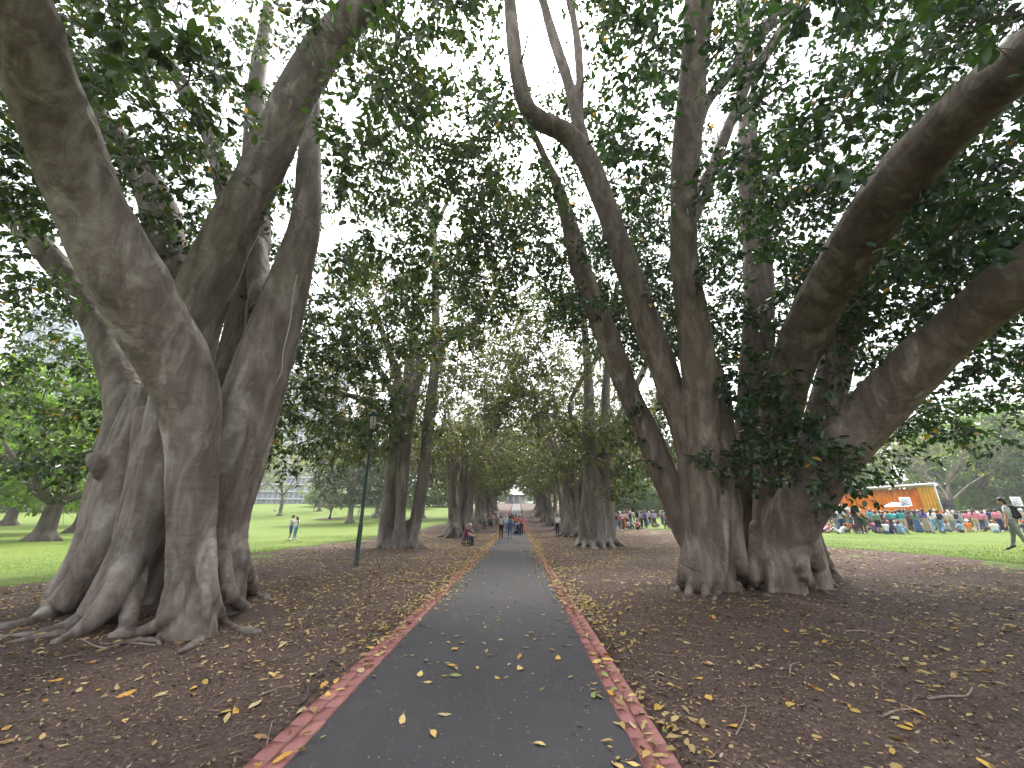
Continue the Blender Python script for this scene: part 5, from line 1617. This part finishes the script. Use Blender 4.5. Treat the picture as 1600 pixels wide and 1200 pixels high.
# -- the crowd on the right
CR = 'crowd watching the stage'
sx0 = at_px(1388, 800, 58)
def face_stage(g): return math.atan2(-(sx0.x - g.x), (sx0.y - g.y))
SP = [ # px, py feet, Y?, pose, outfit, hair, top, bot, haircol, shoe, label
 (1345, 834, 'hips', 'trousers', 'hat', 'navy', 'charcoal', 'white', 'person in navy top and white hat, hands on hips behind the crowd'),
 (1376, 834, 'stand', 'shorts', 'short', 'green', 'black', 'dark', 'person in a grey-green tee and black shorts standing at the back of the crowd'),
 (1312, 834, 'recline', 'shorts', 'short', 'light grey', 'white', 'brown', 'person in pale clothes leaning back on the grass with knees up'),
 (1287, 832, 'recline', 'shorts', 'short', 'pink', 'navy', 'fair', 'person in pink lying back on the grass beside the carved fig'),
 (1393, 834, 'sit2', 'trousers', 'short', 'navy', 'navy', 'ginger', 'ginger-haired person in navy sitting on the grass by the black shorts'),
 (1408, 834, 'sit', 'trousers', 'long', 'pale blue', 'pale denim', 'brown', 'person in pale blue sitting on the grass beside the ginger-haired sitter'),
 (1372, 833, 'sit', 'trousers', 'short', 'purple', 'navy', 'dark', 'person in purple sitting on the grass behind the black shorts'),
 (1421, 829, 'stand', 'dress', 'long', 'pink', 'pink', 'dark', 'person in a long pink dress at the back of the crowd'),
 (1438, 829, 'stand2', 'skirt', 'long', 'navy', 'pale denim', 'dark', 'person in a navy top and long pale blue skirt'),
 (1450, 828, 'stand', 'dress', 'long', 'maroon', 'maroon', 'dark', 'person in a long maroon dress beside the pale blue skirt'),
 (1475, 834, 'walk', 'trousers', 'short', 'navy', 'pale denim', 'dark', 'person in a navy tee and light jeans walking on the lawn'),
 (1465, 834, 'stroll', 'trousers', 'long', 'white', 'pale denim', 'dark', 'person in white with a pink bag round the waist walking beside the navy tee'),
 (1045, 829, 'walk', 'trousers', 'short', 'pink', 'charcoal', 'dark', 'person in a pink tee and dark trousers striding over the mulch'),
 (968, 825, 'stand', 'trousers', 'long', 'lavender', 'black', 'dark', 'person in a lavender top and black leggings at the edge of the mulch'),
 (980, 825, 'stand2', 'trousers', 'short', 'white', 'black', 'brown', 'person in a white top and wide black trousers at the edge of the mulch'),
 (997, 824, 'stand', 'skirt', 'long', 'black', 'light grey', 'dark', 'person in a black top and long pale skirt by the low-boughed fig'),
 (1004, 825, 'phone', 'trousers', 'short', 'pale blue', 'navy', 'dark', 'person in a pale blue shirt and navy trousers next to the pale skirt'),
 (1022, 821, 'stand', 'trousers', 'short', 'light grey', 'brown', 'fair', 'person in light grey and brown trousers standing on the grass'),
 (1054, 826, 'sit', 'trousers', 'long', 'orange', 'red', 'dark', 'person in orange crouching behind the striding pink tee'),
]
for px, py, po, ou, ha, t, b, hc, lb in SP:
    g = at_px(px, py)
    rz = face_stage(g) + R(rng.normal(0, 12))
    if 'walking' in lb: rz = R(-70)
    if 'striding' in lb: rz = R(75)
    if po == 'recline': rz = R(80)
    o = person(g, rz, po, ou, ha, t, b, hc, int(rng.integers(4)), str(rng.choice(['black', 'white', 'brown'])), lb, CR, False, 1.62 + .18 * rng.random())
# walking person at the edge of the lawn, with a big black backpack
o = person(at_px(1597, 861), R(38), 'stroll', 'trousers', 'short', 'light grey', 'grey', 'dark', 1, 'black', 'person in grey walking over the lawn with a large black backpack', None, True, 1.8)
backpack(o, 'black')
tops = ['navy', 'navy', 'black', 'white', 'white', 'grey', 'pink', 'red', 'maroon', 'blue', 'pale blue', 'teal', 'purple', 'lavender', 'lavender', 'light grey', 'beige', 'orange', 'green', 'blue']
bots = ['denim', 'black', 'charcoal', 'pale denim', 'grey', 'navy', 'beige', 'brown']
nC = 0
def crowd(px0, px1, d0, d1, n, sit=0.25, dy=0.0):
    global nC
    r = np.random.default_rng(int(px0))
    placed = []
    tries = 0
    while len(placed) < n and tries < 6000:
        tries += 1
        px = px0 + (px1 - px0) * r.random()
        Y = d0 + (d1 - d0) * r.random() ** 1.1
        g = at_px(px, 820, Y)
        if any((g.x - q.x) ** 2 + (g.y - q.y) ** 2 < 0.33 for q in placed):
            continue
        placed.append(g)
        front = Y < d0 + 0.35 * (d1 - d0)
        st = r.random() < (sit * 1.6 if front else sit * .3)
        po = str(r.choice(['sit', 'sit2'])) if st else str(r.choice(['stand', 'stand', 'stand2', 'phone', 'hips', 'stroll']))
        ha = str(r.choice(['short', 'short', 'long', 'long', 'hat']))
        ou = 'trousers' if st else str(r.choice(['trousers', 'trousers', 'trousers', 'shorts', 'dress', 'skirt'])) if ha == 'long' else str(r.choice(['trousers', 'trousers', 'shorts']))
        t = str(r.choice(tops)); b = str(r.choice(bots))
        hc = str(r.choice(['dark', 'dark', 'brown', 'fair', 'white', 'ginger'])) if ha != 'hat' else str(r.choice(['white', 'beige', 'navy', 'black', 'red']))
        wear = t + ' dress' if ou == 'dress' else t + ' top and ' + b + ' ' + ou
        act = 'sitting' if st else {'phone': 'raising a phone', 'hips': 'hands on hips', 'stand2': 'arms folded', 'stroll': 'walking'}.get(po, 'standing')
        lb = '%s person in %s %s in the crowd' % (hc + '-haired' if ha != 'hat' else hc + '-hatted', wear, act)
        person(g, face_stage(g) + R(r.normal(0, 25)), po, ou, ha, t, b, hc, int(r.choice([0, 0, 1, 2, 3])), str(r.choice(['black', 'white', 'brown'])), lb, CR, False, 1.58 + .24 * r.random())
        nC += 1
crowd(1278, 1460, 31, 50, 105)
crowd(1455, 1640, 33, 50, 85)
crowd(955, 1085, 42, 58, 62, 0.1)
# the stage
st_g = at_px(1388, 800, 60)
yawS = R(-40)
stg = tag(empty('stage', st_g, yawS), 'open truck stage with orange curtains and a white sloping roof', 'stage')
mb = MB(); mb.bbox((0, 0, .55), (10.4, 4.2, 1.1), .03); mb.build('platform', M['black'], stg)
def curtain(name, x0, y0, x1, y1, z0, z1, mat, amp=.07, folds=26):
    n = 160
    t = np.linspace(0, 1, n)
    nx, ny = -(y1 - y0), (x1 - x0); L = math.hypot(nx, ny); nx /= L; ny /= L
    w = amp * np.sin(t * folds * 2 * np.pi) + .03 * np.sin(t * 61)
    px_, py_ = x0 + (x1 - x0) * t + nx * w, y0 + (y1 - y0) * t + ny * w
    V = np.vstack([np.stack([px_, py_, np.full(n, z0)], 1), np.stack([px_, py_, np.full(n, z1)], 1), np.stack([px_ + nx * .02, py_ + ny * .02, np.full(n, z0)], 1), np.stack([px_ + nx * .02, py_ + ny * .02, np.full(n, z1)], 1)])
    i = np.arange(n - 1)
    Q = np.vstack([np.stack([i, i + 1, n + i + 1, n + i], 1), np.stack([2 * n + i, 3 * n + i, 3 * n + i + 1, 2 * n + i + 1], 1)])
    return link(name, mesh_np(name, V, Q, [mat], smooth_shade=True), stg)
curtain('back_curtain', -5.0, 1.7, 5.0, 1.7, 1.1, 4.75, M['orange'])
curtain('side_curtain', 5.0, 1.7, 5.1, -1.9, 1.1, 4.7, M['yellow_c'], folds=9)
curtain('side_curtain', -5.05, -0.6, -5.0, 1.7, 1.1, 4.5, M['orange'], folds=8)
curtain('drape', 3.6, -2.0, 5.2, -2.0, 1.1, 4.75, M['yellow_c'], .1, 5)
rot = Matrix.Rotation(R(-2.5), 4, 'Y')
mb = MB(); mb.bbox((0, -.1, 4.95), (10.9, 4.6, .22), .04, rot); mb.build('roof', M['white'], stg)
mb = MB(); mb.bbox((-5.5, -.1, 4.0), (.5, 4.4, 1.9), .1); mb.build('side_panel', M['white'], stg)
for sx in (-5.3, 5.3):
    mb = MB(); mb.tube(np.array([(sx, -2.2, 0), (sx, -2.2, 4.8)]), .07, 10); mb.build('roof_post', M['white'], stg)
for sx in (-6.1, 6.0):
    spk = tag(empty('speaker_stack', st_g + Matrix.Rotation(yawS, 3, 'Z') @ Vector((sx, -1.8, 0)), yawS), 'black speaker stack at the %s end of the stage' % ('van' if sx < 0 else 'yellow-draped'), 'speaker', 'speaker stacks')
    for k in range(3):
        mb = MB(); mb.bbox((0, 0, .55 + k * 1.0), (1.1, .9, .96), .03); c = mb.build('cabinet', M['black'], spk)
        mb = MB(); mb.lathe((0, 0, 0), [(0.0, .02), (.1, .03), (.3, .0), (.34, .03)], 16); mb.V[0] = mb.V[0] @ np.array(Matrix.Rotation(R(90), 3, 'X')).T + np.array([0, -.47, .55 + k]); mb.build('cone', CM['charcoal'], c)
# van beside the stage
vg = at_px(1312, 800, 62)
van = tag(empty('van', vg, R(-35)), 'white van with dark windows parked beside the stage', 'van')
prof = np.array([(-2.6, .45), (2.55, .45), (2.6, 1.05), (1.75, 1.25), (1.15, 2.2), (-2.5, 2.25), (-2.6, 2.1)])
n = len(prof)
V = np.vstack([np.stack([prof[:, 0], np.full(n, s * .95 * 1.0), prof[:, 1]], 1) for s in (-1, 1)])
me = bpy.data.meshes.new('body'); me.from_pydata(V.tolist(), [], [list(range(n))[::-1], [n + i for i in range(n)]] + [[i, (i + 1) % n, n + (i + 1) % n, n + i] for i in range(n)]); me.materials.append(M['white']); me.update(); link('body', me, van)
for s in (-1, 1):
    for x0, x1 in ((.3, 1.1), (-.75, .15), (-2.2, -.9)):
        mb = MB(); mb.box(((x0 + x1) / 2, s * .955, 1.65), (x1 - x0, .03, .6)); mb.build('window', M['glass'], van)
    for x in (-1.7, 1.7):
        mb = MB(); mb.tube(np.array([(x, s * .78, .36), (x, s * .98, .36)]), .36, 18); w = mb.build('wheel', M['black'], van)
        mb = MB(); mb.tube(np.array([(x, s * .97, .36), (x, s * .995, .36)]), .2, 14); mb.build('rim', M['white'], w)
    mb = MB(); mb.bbox((2.58, s * .7, .95), (.08, .3, .2), .02); mb.build('headlight', M['lamp_glass'], van)
mb = MB(); mb.box((1.47, 0, 1.73), (.03, 1.6, .85), Matrix.Rotation(R(-32), 4, 'Y')); mb.build('windscreen', M['glass'], van)
# placards
def placard(px, Y, z, w, hh, label):
    g = at_px(px, 800, Y)
    r = tag(empty('placard', g, face_stage(g) * .3), label, 'placard', 'placards held over the crowd')
    mb = MB(); mb.bbox((0, 0, z), (w, .02, hh), .004); b = mb.build('board', M['white'], r)
    mb = MB(); mb.tube(np.array([(0, .025, 1.1), (0, .025, z)]), .015, 8); mb.build('handle', M['wood'], r)
    mb = MB()
    rr = np.random.default_rng(int(px))
    for k in range(3):
        zz = z + hh * (.25 - k * .25)
        pts = np.array([(-w * .35 + w * .7 * t, -.013, zz + .05 * math.sin(9 * t + k * 2 + rr.random())) for t in np.linspace(0, 1, 14)])
        mb.tube(pts, .018, 5)
    mb.build('marking', CM['navy'], b)
placard(1420, 40, 2.55, .95, .85, 'white placard with dark scrawl in front of the orange curtain')
placard(1595, 41, 2.6, 1.0, .9, 'white placard with dark scrawl held up above the walking backpacker')
ug = at_px(1403, 800, 42)
um = tag(empty('umbrella', ug), 'white umbrella held up in the crowd before the stage', 'umbrella')
mb = MB(); mb.lathe((0, 0, 0), [(0.01, 2.55), (.3, 2.5), (.65, 2.36), (.95, 2.12), (.97, 2.1), (.93, 2.1), (.64, 2.33), (.3, 2.46), (.01, 2.5)], 8); mb.build('canopy', M['white'], um)
mb = MB(); mb.tube(np.array([(0, 0, 1.15), (0, 0, 2.62)]), .012, 8); mb.build('shaft', M['black'], um)
print('people', nC, time.time() - T0)
# ------------------------------------------------------------------ litter on the ground
rl = np.random.default_rng(77)
def surf_z(x, y):
    """height of whatever covers the ground at x,y"""
    x = np.asarray(x, float); y = np.asarray(y, float)
    onp = (x > PX0) & (x < PX1)
    br = ((x > PX0 - 2 * BW) & (x <= PX0)) | ((x >= PX1) & (x < PX1 + 2 * BW))
    c = (PX0 + PX1) / 2; hw = (PX1 - PX0) / 2
    zp = zg(x, y) + 0.012 * (1 - ((x - c) / hw) ** 2) - 0.004
    zb = zg(x, y) + 0.016
    return np.where(onp, zp, np.where(br, zb, mulch_z(x, y)))
def litter(x, y, ln, wr, mat, name, label, lift=0.006, tilt=0.28, fold=0.25, cat='leaves'):
    n = len(x)
    P = np.stack([x, y, surf_z(x, y) + lift + 0.012 * rl.random(n)], 1)
    a = rl.random(n) * 2 * np.pi
    A = np.stack([np.cos(a), np.sin(a), rl.normal(0, tilt * 0.5, n)], 1)
    Nn = np.stack([rl.normal(0, tilt, n), rl.normal(0, tilt, n), np.ones(n)], 1)
    flip = np.where(rl.random(n) < 0.5, 1, -1)
    wd = ln * wr * (0.8 + 0.5 * rl.random(n))
    V, Q = leaves_arrays(P - unit(A) * ln[:, None] * .5, A, unit(Nn), ln, wd, 0.0, 0.0)
    # curl: raise or lower the margins and tip
    V = V.reshape(n, 6, 3)
    cu = (rl.normal(0.0, fold, n) * wd)
    for k in (1, 2, 4, 5):
        V[:, k, 2] += np.abs(cu) * 0.8
    V[:, 3, 2] += np.abs(rl.normal(0, 0.12, n)) * ln
    o = link(name, mesh_np(name, V.reshape(-1, 3), Q, [mat]))
    tag(o, label, cat, None, 'stuff')
    return o
TRUNKS = [(-4.9, 7.5, 0.6), (5.8, 10.8, 0.9)]
def keepout(x, y):
    k = np.ones(len(x), bool)
    for a, b, r_ in TRUNKS:
        k &= (x - a) ** 2 + (y - b) ** 2 > r_ ** 2
    return k
def scatter(n, x0, x1, y0, y1, dens):
    x = x0 + (x1 - x0) * rl.random(n); y = y0 + (y1 - y0) * rl.random(n)
    k = (rl.random(n) < dens(x, y)) & keepout(x, y)
    return x[k], y[k]
def d_mulch(x, y):
    off = (x < PX0 - 2 * BW) | (x > PX1 + 2 * BW)
    inn = (x > -12) & (x < 13)
    d = 0.16 + 0.84 * smooth(3.5, 9, y)
    cl_ = 0.35 + 0.65 * smooth(-0.35, 0.45, vnoise2(x, y, 0.7, 31) + 0.5 * vnoise2(x, y, 2.1, 32))
    return off * inn * d * cl_
x, y = scatter(80000, -12, 13, 1.5, 42, d_mulch)
litter(x, y, 0.05 + 0.075 * rl.random(len(x)) ** 1.5, 0.42, M['litter'], 'fallen_leaves', 'scatter of dry yellow and tan leaves over the mulch')
# drifts along the brick edging
xs_, ys_ = [], []
for xe, sg in ((PX0 - BW, -1), (PX1 + BW, 1)):
    n = 9000
    yy = 1.6 + 75 * rl.random(n) ** 1.3
    off = rl.normal(0.10, 0.22, n) + 0.25 * vnoise2(yy, yy * 0, 0.5, 41)
    k = (rl.random(n) < np.clip(0.05 + 0.75 * smooth(3.5, 9, yy) + 0.5 * vnoise2(yy, yy * 0 + 3 * sg, 1.1, 43), 0.03, 1)) & (np.abs(off) < 0.75)
    xs_.append((xe + sg * off)[k]); ys_.append(yy[k])
x = np.concatenate(xs_); y = np.concatenate(ys_)
litter(x, y, 0.05 + 0.06 * rl.random(len(x)), 0.42, M['litter'], 'leaf_drift', 'drifts of dry leaves caught along the brick edging', 0.008, 0.4, 0.35)
# sparse leaves further along the asphalt
x, y = scatter(900, PX0, PX1, 4.5, 45, lambda x, y: np.full(len(x), 0.75))
litter(x, y, 0.05 + 0.06 * rl.random(len(x)), 0.42, M['litter'], 'path_leaves', 'sparse dry leaves blown over the asphalt further along', 0.004, 0.15, 0.2)
# crumbs: shredded leaf and bark in the mulch
x, y = scatter(52000, -9, 10, 1.5, 11, lambda x, y: ((x < PX0 - 2 * BW - .02) | (x > PX1 + 2 * BW + .02)) * (1.15 - smooth(2.5, 12, y)))
litter(x, y, 0.018 + 0.035 * rl.random(len(x)) ** 2, 0.38, M['chip'], 'mulch_chips', 'loose shredded bark and crumbs lying in the mulch', 0.002, 0.55, 0.3, 'mulch')
x, y = scatter(15000, -9, 10, 1.5, 9, lambda x, y: ((x < PX0 - 2 * BW - .02) | (x > PX1 + 2 * BW + .02)) * (0.35 + 0.65 * smooth(-.3, .4, vnoise2(x, y, .9, 61))))
litter(x, y, 0.016 + 0.035 * rl.random(len(x)) ** 2, 0.45, M['litter'], 'leaf_crumbs', 'pale shreds of dry leaf scattered in the mulch', 0.003, 0.45, 0.35, 'leaves')
x, y = scatter(2600, PX0, PX1, 1.6, 9, lambda x, y: np.full(len(x), 0.6) * (0.3 + 0.7 * smooth(-.2, .5, vnoise2(x, y, 1.3, 51))))
litter(x, y, 0.006 + 0.016 * rl.random(len(x)) ** 2, 0.6, M['litter'], 'path_crumbs', 'pale crumbs and seed husks on the asphalt', 0.001, 0.15, 0.2, 'crumbs')
# thin twigs
mb = MB()
n = 900
x, y = scatter(n * 2, -9, 10, 1.6, 12, lambda x, y: ((x < PX0 - 2 * BW) | (x > PX1 + 2 * BW)) * 0.6)
zt = surf_z(x, y)
for i in range(len(x)):
    L = 0.06 + 0.22 * rl.random() ** 2; a = rl.random() * 6.28; b_ = a + rl.normal(0, 0.6)
    p0 = np.array([x[i], y[i], zt[i] + 0.006]); p1 = p0 + np.array([math.cos(a), math.sin(a), 0.05]) * L * .5; p2 = p1 + np.array([math.cos(b_), math.sin(b_), -0.04]) * L * .5
    mb.tube(np.array([p0, p1, p2]), np.array([.0045, .004, .002]), 4, cap=False)
o = mb.build('thin_twigs', M['stick']); tag(o, 'thin dead twigs scattered in the mulch', 'twigs', None, 'stuff')

# single fallen leaves: the ones that show largest
def fallen_mesh(k):
    n = 8
    t = np.linspace(0, 1, n)
    w = np.array([0.0, .22, .38, .45, .44, .36, .20, 0.0]) * (.42 + .05 * (k % 3))
    bend = (0.25, -0.12, 0.5, 0.05, 0.35, 0.15)[k]; roll = (0.5, 0.9, 0.25, 0.15, 1.3, 0.7)[k]
    zc = bend * (t - .5) ** 2 * .8 + .02
    ym = .06 * np.sin(3 * t + k)
    mid = np.stack([t - .5, ym, zc], 1)
    Lf = mid + np.stack([0 * t, w, np.abs(w) * roll * .5 + .02 * np.sin(9 * t + k)], 1)
    Rt = mid + np.stack([0 * t, -w, np.abs(w) * roll * (.5 if k % 2 else .15) + .02 * np.sin(8 * t)], 1)
    V = np.vstack([Lf, mid, Rt])
    Q = [[i, i + n, i + n + 1, i + 1] for i in range(n - 1)] + [[i + n, i + 2 * n, i + 2 * n + 1, i + n + 1] for i in range(n - 1)]
    m0 = len(V)
    V = np.vstack([V, [(-.5, .012, zc[0]), (-.5, -.012, zc[0]), (-.78, .05 + .008, .03), (-.78, .05 - .008, .03)]])
    Q.append([m0, m0 + 1, m0 + 3, m0 + 2])
    V[:, 2] -= V[:, 2].min()
    return mesh_np('fallen_leaf', V, np.array(Q), [M['y1']], smooth_shade=True)
FM = [fallen_mesh(k) for k in range(6)]
cname = {'y1': 'yellow', 'y2': 'pale yellow', 'y3': 'orange-yellow', 'y4': 'straw-coloured', 'y5': 'brown', 'y6': 'green'}
pts = []
def addpts(n, x0, x1, y0, y1, where, wt):
    c = 0
    while c < n:
        x = x0 + (x1 - x0) * rl.random(); y = y0 + (y1 - y0) * rl.random() ** 1.35
        if not keepout(np.array([x]), np.array([y]))[0]: continue
        pts.append((x, y, where, wt)); c += 1
addpts(34, PX0 + .05, PX1 - .05, 2.05, 6.0, 'lying flat on the asphalt path', ['y1', 'y2', 'y2', 'y4', 'y3', 'y6'])
addpts(34, PX0 - 2 * BW, PX0 - .03, 2.0, 7.0, 'on the brick edging of the bench side', ['y1', 'y2', 'y3', 'y4', 'y5'])
addpts(34, PX1 + .03, PX1 + 2 * BW, 2.0, 7.0, 'on the brick edging of the crowd side', ['y1', 'y2', 'y3', 'y4', 'y6'])
addpts(78, -6.5, PX0 - 2 * BW - .05, 1.9, 6.5, 'on the mulch before the fig with the cut stub', ['y1', 'y2', 'y3', 'y4', 'y5'])
addpts(118, PX1 + 2 * BW + .05, 8.5, 1.9, 8.0, 'on the mulch before the carved fig', ['y1', 'y1', 'y2', 'y3', 'y4', 'y5'])
for x, y, where, wt in pts:
    c = wt[rl.integers(len(wt))]
    o = bpy.data.objects.new('fallen_leaf', FM[rl.integers(6)])
    col.objects.link(o)
    o.material_slots[0].link = 'OBJECT'; o.material_slots[0].material = M[c]
    s = 0.09 + 0.075 * rl.random()
    o.scale = (s, s, s)
    o.location = (x, y, float(surf_z(x, y)) + 0.006)
    o.rotation_euler = (rl.normal(0, .16), rl.normal(0, .12), rl.random() * 6.28)
    tag(o, '%s fallen leaf %s' % (cname[c], where), 'leaf', 'fallen leaves near the path')

# sticks one can pick out
def stick(pxs, r, mat, label):
    P = np.array([np.array(ground_at(a, b)) + np.array([0, 0, 0.012 + h]) for a, b, h in pxs])
    P[:, 2] = surf_z(P[:, 0], P[:, 1]) + np.array([0.008 + h for _, _, h in pxs])
    c = catmull(P, 0.03)
    mb = MB(); mb.tube(c, np.linspace(r, r * .5, len(c)), 7)
    o = mb.build('fallen_stick', mat, None, True); tag(o, label, 'stick', 'sticks lying in the mulch')
stick([(465, 1102, 0), (478, 1092, .01), (481, 1075, .02), (477, 1060, .01)], .016, M['stick_dark'], 'thick dark bent stick touching the brick edging')
stick([(495, 1055, 0), (505, 1052, .03), (510, 1040, .04), (520, 1034, .03), (535, 1040, 0)], .02, M['stick_dark'], 'dark knotted root end poking out of the mulch by the bricks')
stick([(405, 1080, 0), (430, 1072, .01), (450, 1070, .02), (470, 1066, .01)], .011, M['stick'], 'pale forked stick beside the thick dark bent stick')
stick([(245, 1005, 0), (200, 1003, .01), (160, 1010, .01), (125, 996, 0)], .014, M['stick'], 'long pale stick lying along the buttress roots')
stick([(1450, 1094, 0), (1480, 1092, .01), (1510, 1090, .02), (1522, 1082, .02)], .013, M['stick'], 'pale curved stick on the open mulch before the carved fig')
stick([(1375, 1116, 0), (1400, 1112, .01), (1430, 1106, .01)], .011, M['stick'], 'straight tan stick beside the pale curved stick')
stick([(1235, 1058, 0), (1238, 1048, .02), (1250, 1040, .03), (1247, 1040, .0)], .009, M['stick'], 'small hooked pale twig on the mulch before the carved fig')
stick([(1320, 988, 0), (1350, 987, .01), (1382, 994, 0)], .014, M['stick'], 'long thin stick on the mulch past the carved roots')
stick([(700 - 285, 1170, 0), (420, 1150, .01), (425, 1130, .02)], .008, M['stick'], 'thin upright twig by the bricks at the path edge')
stick([(1150, 1150, 0), (1162, 1125, .02), (1165, 1105, .02), (1150, 1090, 0)], .007, M['stick'], 'wiry curled twig beside the crowd side bricks')

# grass along the edge of the mulch and on the nearer lawn
def blades(n, xf, y0, y1, seed):
    r = np.random.default_rng(seed)
    y = y0 + (y1 - y0) * r.random(n)
    x = xf(y, r)
    z = zg(x, y) - 0.03
    h = 0.012 + 0.03 * r.random(n)
    a = r.random(n) * 6.28
    w = 0.004 + 0.004 * r.random(n)
    P = np.stack([x, y, z], 1)
    S = np.stack([np.cos(a), np.sin(a), 0 * a], 1) * w[:, None]
    tip = P + np.stack([r.normal(0, .35, n) * h, r.normal(0, .35, n) * h, h + .03], 1)
    V = np.stack([P - S, P + S, tip], 1).reshape(-1, 3)
    return V, np.arange(n * 3).reshape(-1, 3)
V1, F1 = blades(45000, lambda y, r: edge_l(y) + 0.1 - 14 * r.random(len(y)) ** 2.2, 7, 38, 1)
V2, F2 = blades(45000, lambda y, r: edge_r(y) - 0.1 + 12 * r.random(len(y)) ** 2.2, 5, 42, 2)
o = link('grass', mesh_np('grass', np.vstack([V1, V2]), np.vstack([F1, F2 + len(V1)]), [M['grass']])); tag(o, 'short green grass blades fringing the mulch', 'grass', None, 'stuff')

# carved letters and scratches in the bark of the right-hand fig
dgc = bpy.context.evaluated_depsgraph_get()
bvh = BVHTree.FromObject(trunk_r, dgc)
def carve(strokes, rad, mat, name, label=None):
    mb = MB()
    inv = Vector(tr_loc)
    org = Vector((0, 0, EYE)) - inv
    for st in strokes:
        pts = []
        P2 = np.array(st, float)
        dense = catmull(np.hstack([P2, np.zeros((len(P2), 1))]), 0.6)[:, :2] if len(P2) > 2 else np.linspace(P2[0], P2[1], 8)
        for a, b in dense:
            d = ray(a, b).normalized()
            hit = bvh.ray_cast(org, d)
            if hit[0] is not None and hit[3] < 14:
                pts.append(np.array(hit[0] + hit[1] * 0.001))
        pts = [p for i, p in enumerate(pts) if i == 0 or np.linalg.norm(p - pts[i - 1]) < 0.15]
        if len(pts) > 1:
            mb.tube(np.array(pts), rad, 5)
    if mb.n:
        o = mb.build(name, mat, fig_right)
        if label: o['label'] = label
MAX_ = [[(1247, 910), (1248, 903), (1250, 908), (1252, 903), (1253, 910)], [(1254.5, 910.5), (1257, 903), (1259.5, 910.5)], [(1255.5, 908), (1258.5, 908)], [(1260, 903), (1264, 910)], [(1264, 903), (1260, 910)]]
scr = MAX_ + [[(1249, 913), (1252, 912.5), (1252, 915), (1249, 918), (1253, 918)], [(1255, 913), (1258, 913), (1258, 918), (1255, 918), (1255, 913)], [(1260, 913), (1263, 913), (1263, 918), (1260, 918), (1260, 913)], [(1265, 914), (1265, 919)]]
carve(scr, 0.006, M['stick_dark'], 'carved_letters', 'dark letters carved into the flared root')
carve([[(1240, 884), (1242, 896)], [(1243, 886), (1247, 886), (1246, 895)], [(1248, 885), (1250, 896), (1252, 886)], [(1253, 888), (1256, 896)], [(1241, 890), (1252, 891)]], 0.006, simple('red_scar', (0.16, 0.06, 0.04), .9, .3), 'carved_scar', 'reddish scratched scar above the letters')
carve([[(1124, 862), (1129, 872), (1126, 880)], [(1131, 860), (1128, 868)], [(1123, 885), (1130, 889), (1125, 896)], [(1129, 880), (1132, 886)], [(1125, 872), (1131, 876)]], 0.007, M['stick_dark'], 'carved_scar')
carve([[(1064, 878), (1074, 885), (1085, 890), (1096, 893)]], 0.012, M['stick_dark'], 'cord', 'dark cord tied round the foot of the left-hand stem')
print('all', time.time() - T0, 'tris', sum(len(m.polygons) for m in bpy.data.meshes))

# ------------------------------------------------------------------ haze volume, added to wash out the distance like glare
mb = MB(); mb.box((0, 130, 59), (760, 460, 122))
hz = mb.build('haze'); tag(hz, 'thin haze added over the park to pale the far trees', 'haze', None, 'stuff')
m = bpy.data.materials.new('haze'); m.use_nodes = True
nt = m.node_tree; nt.nodes.remove(nt.nodes['Principled BSDF'])
pv_ = nt.nodes.new('ShaderNodeVolumePrincipled')
pv_.inputs['Color'].default_value = (0.93, 0.93, 0.97, 1)
pv_.inputs['Density'].default_value = 0.0006
pv_.inputs['Anisotropy'].default_value = 0.35
nt.links.new(pv_.outputs['Volume'], nt.nodes['Material Output'].inputs['Volume'])
hz.data.materials.clear(); hz.data.materials.append(m)
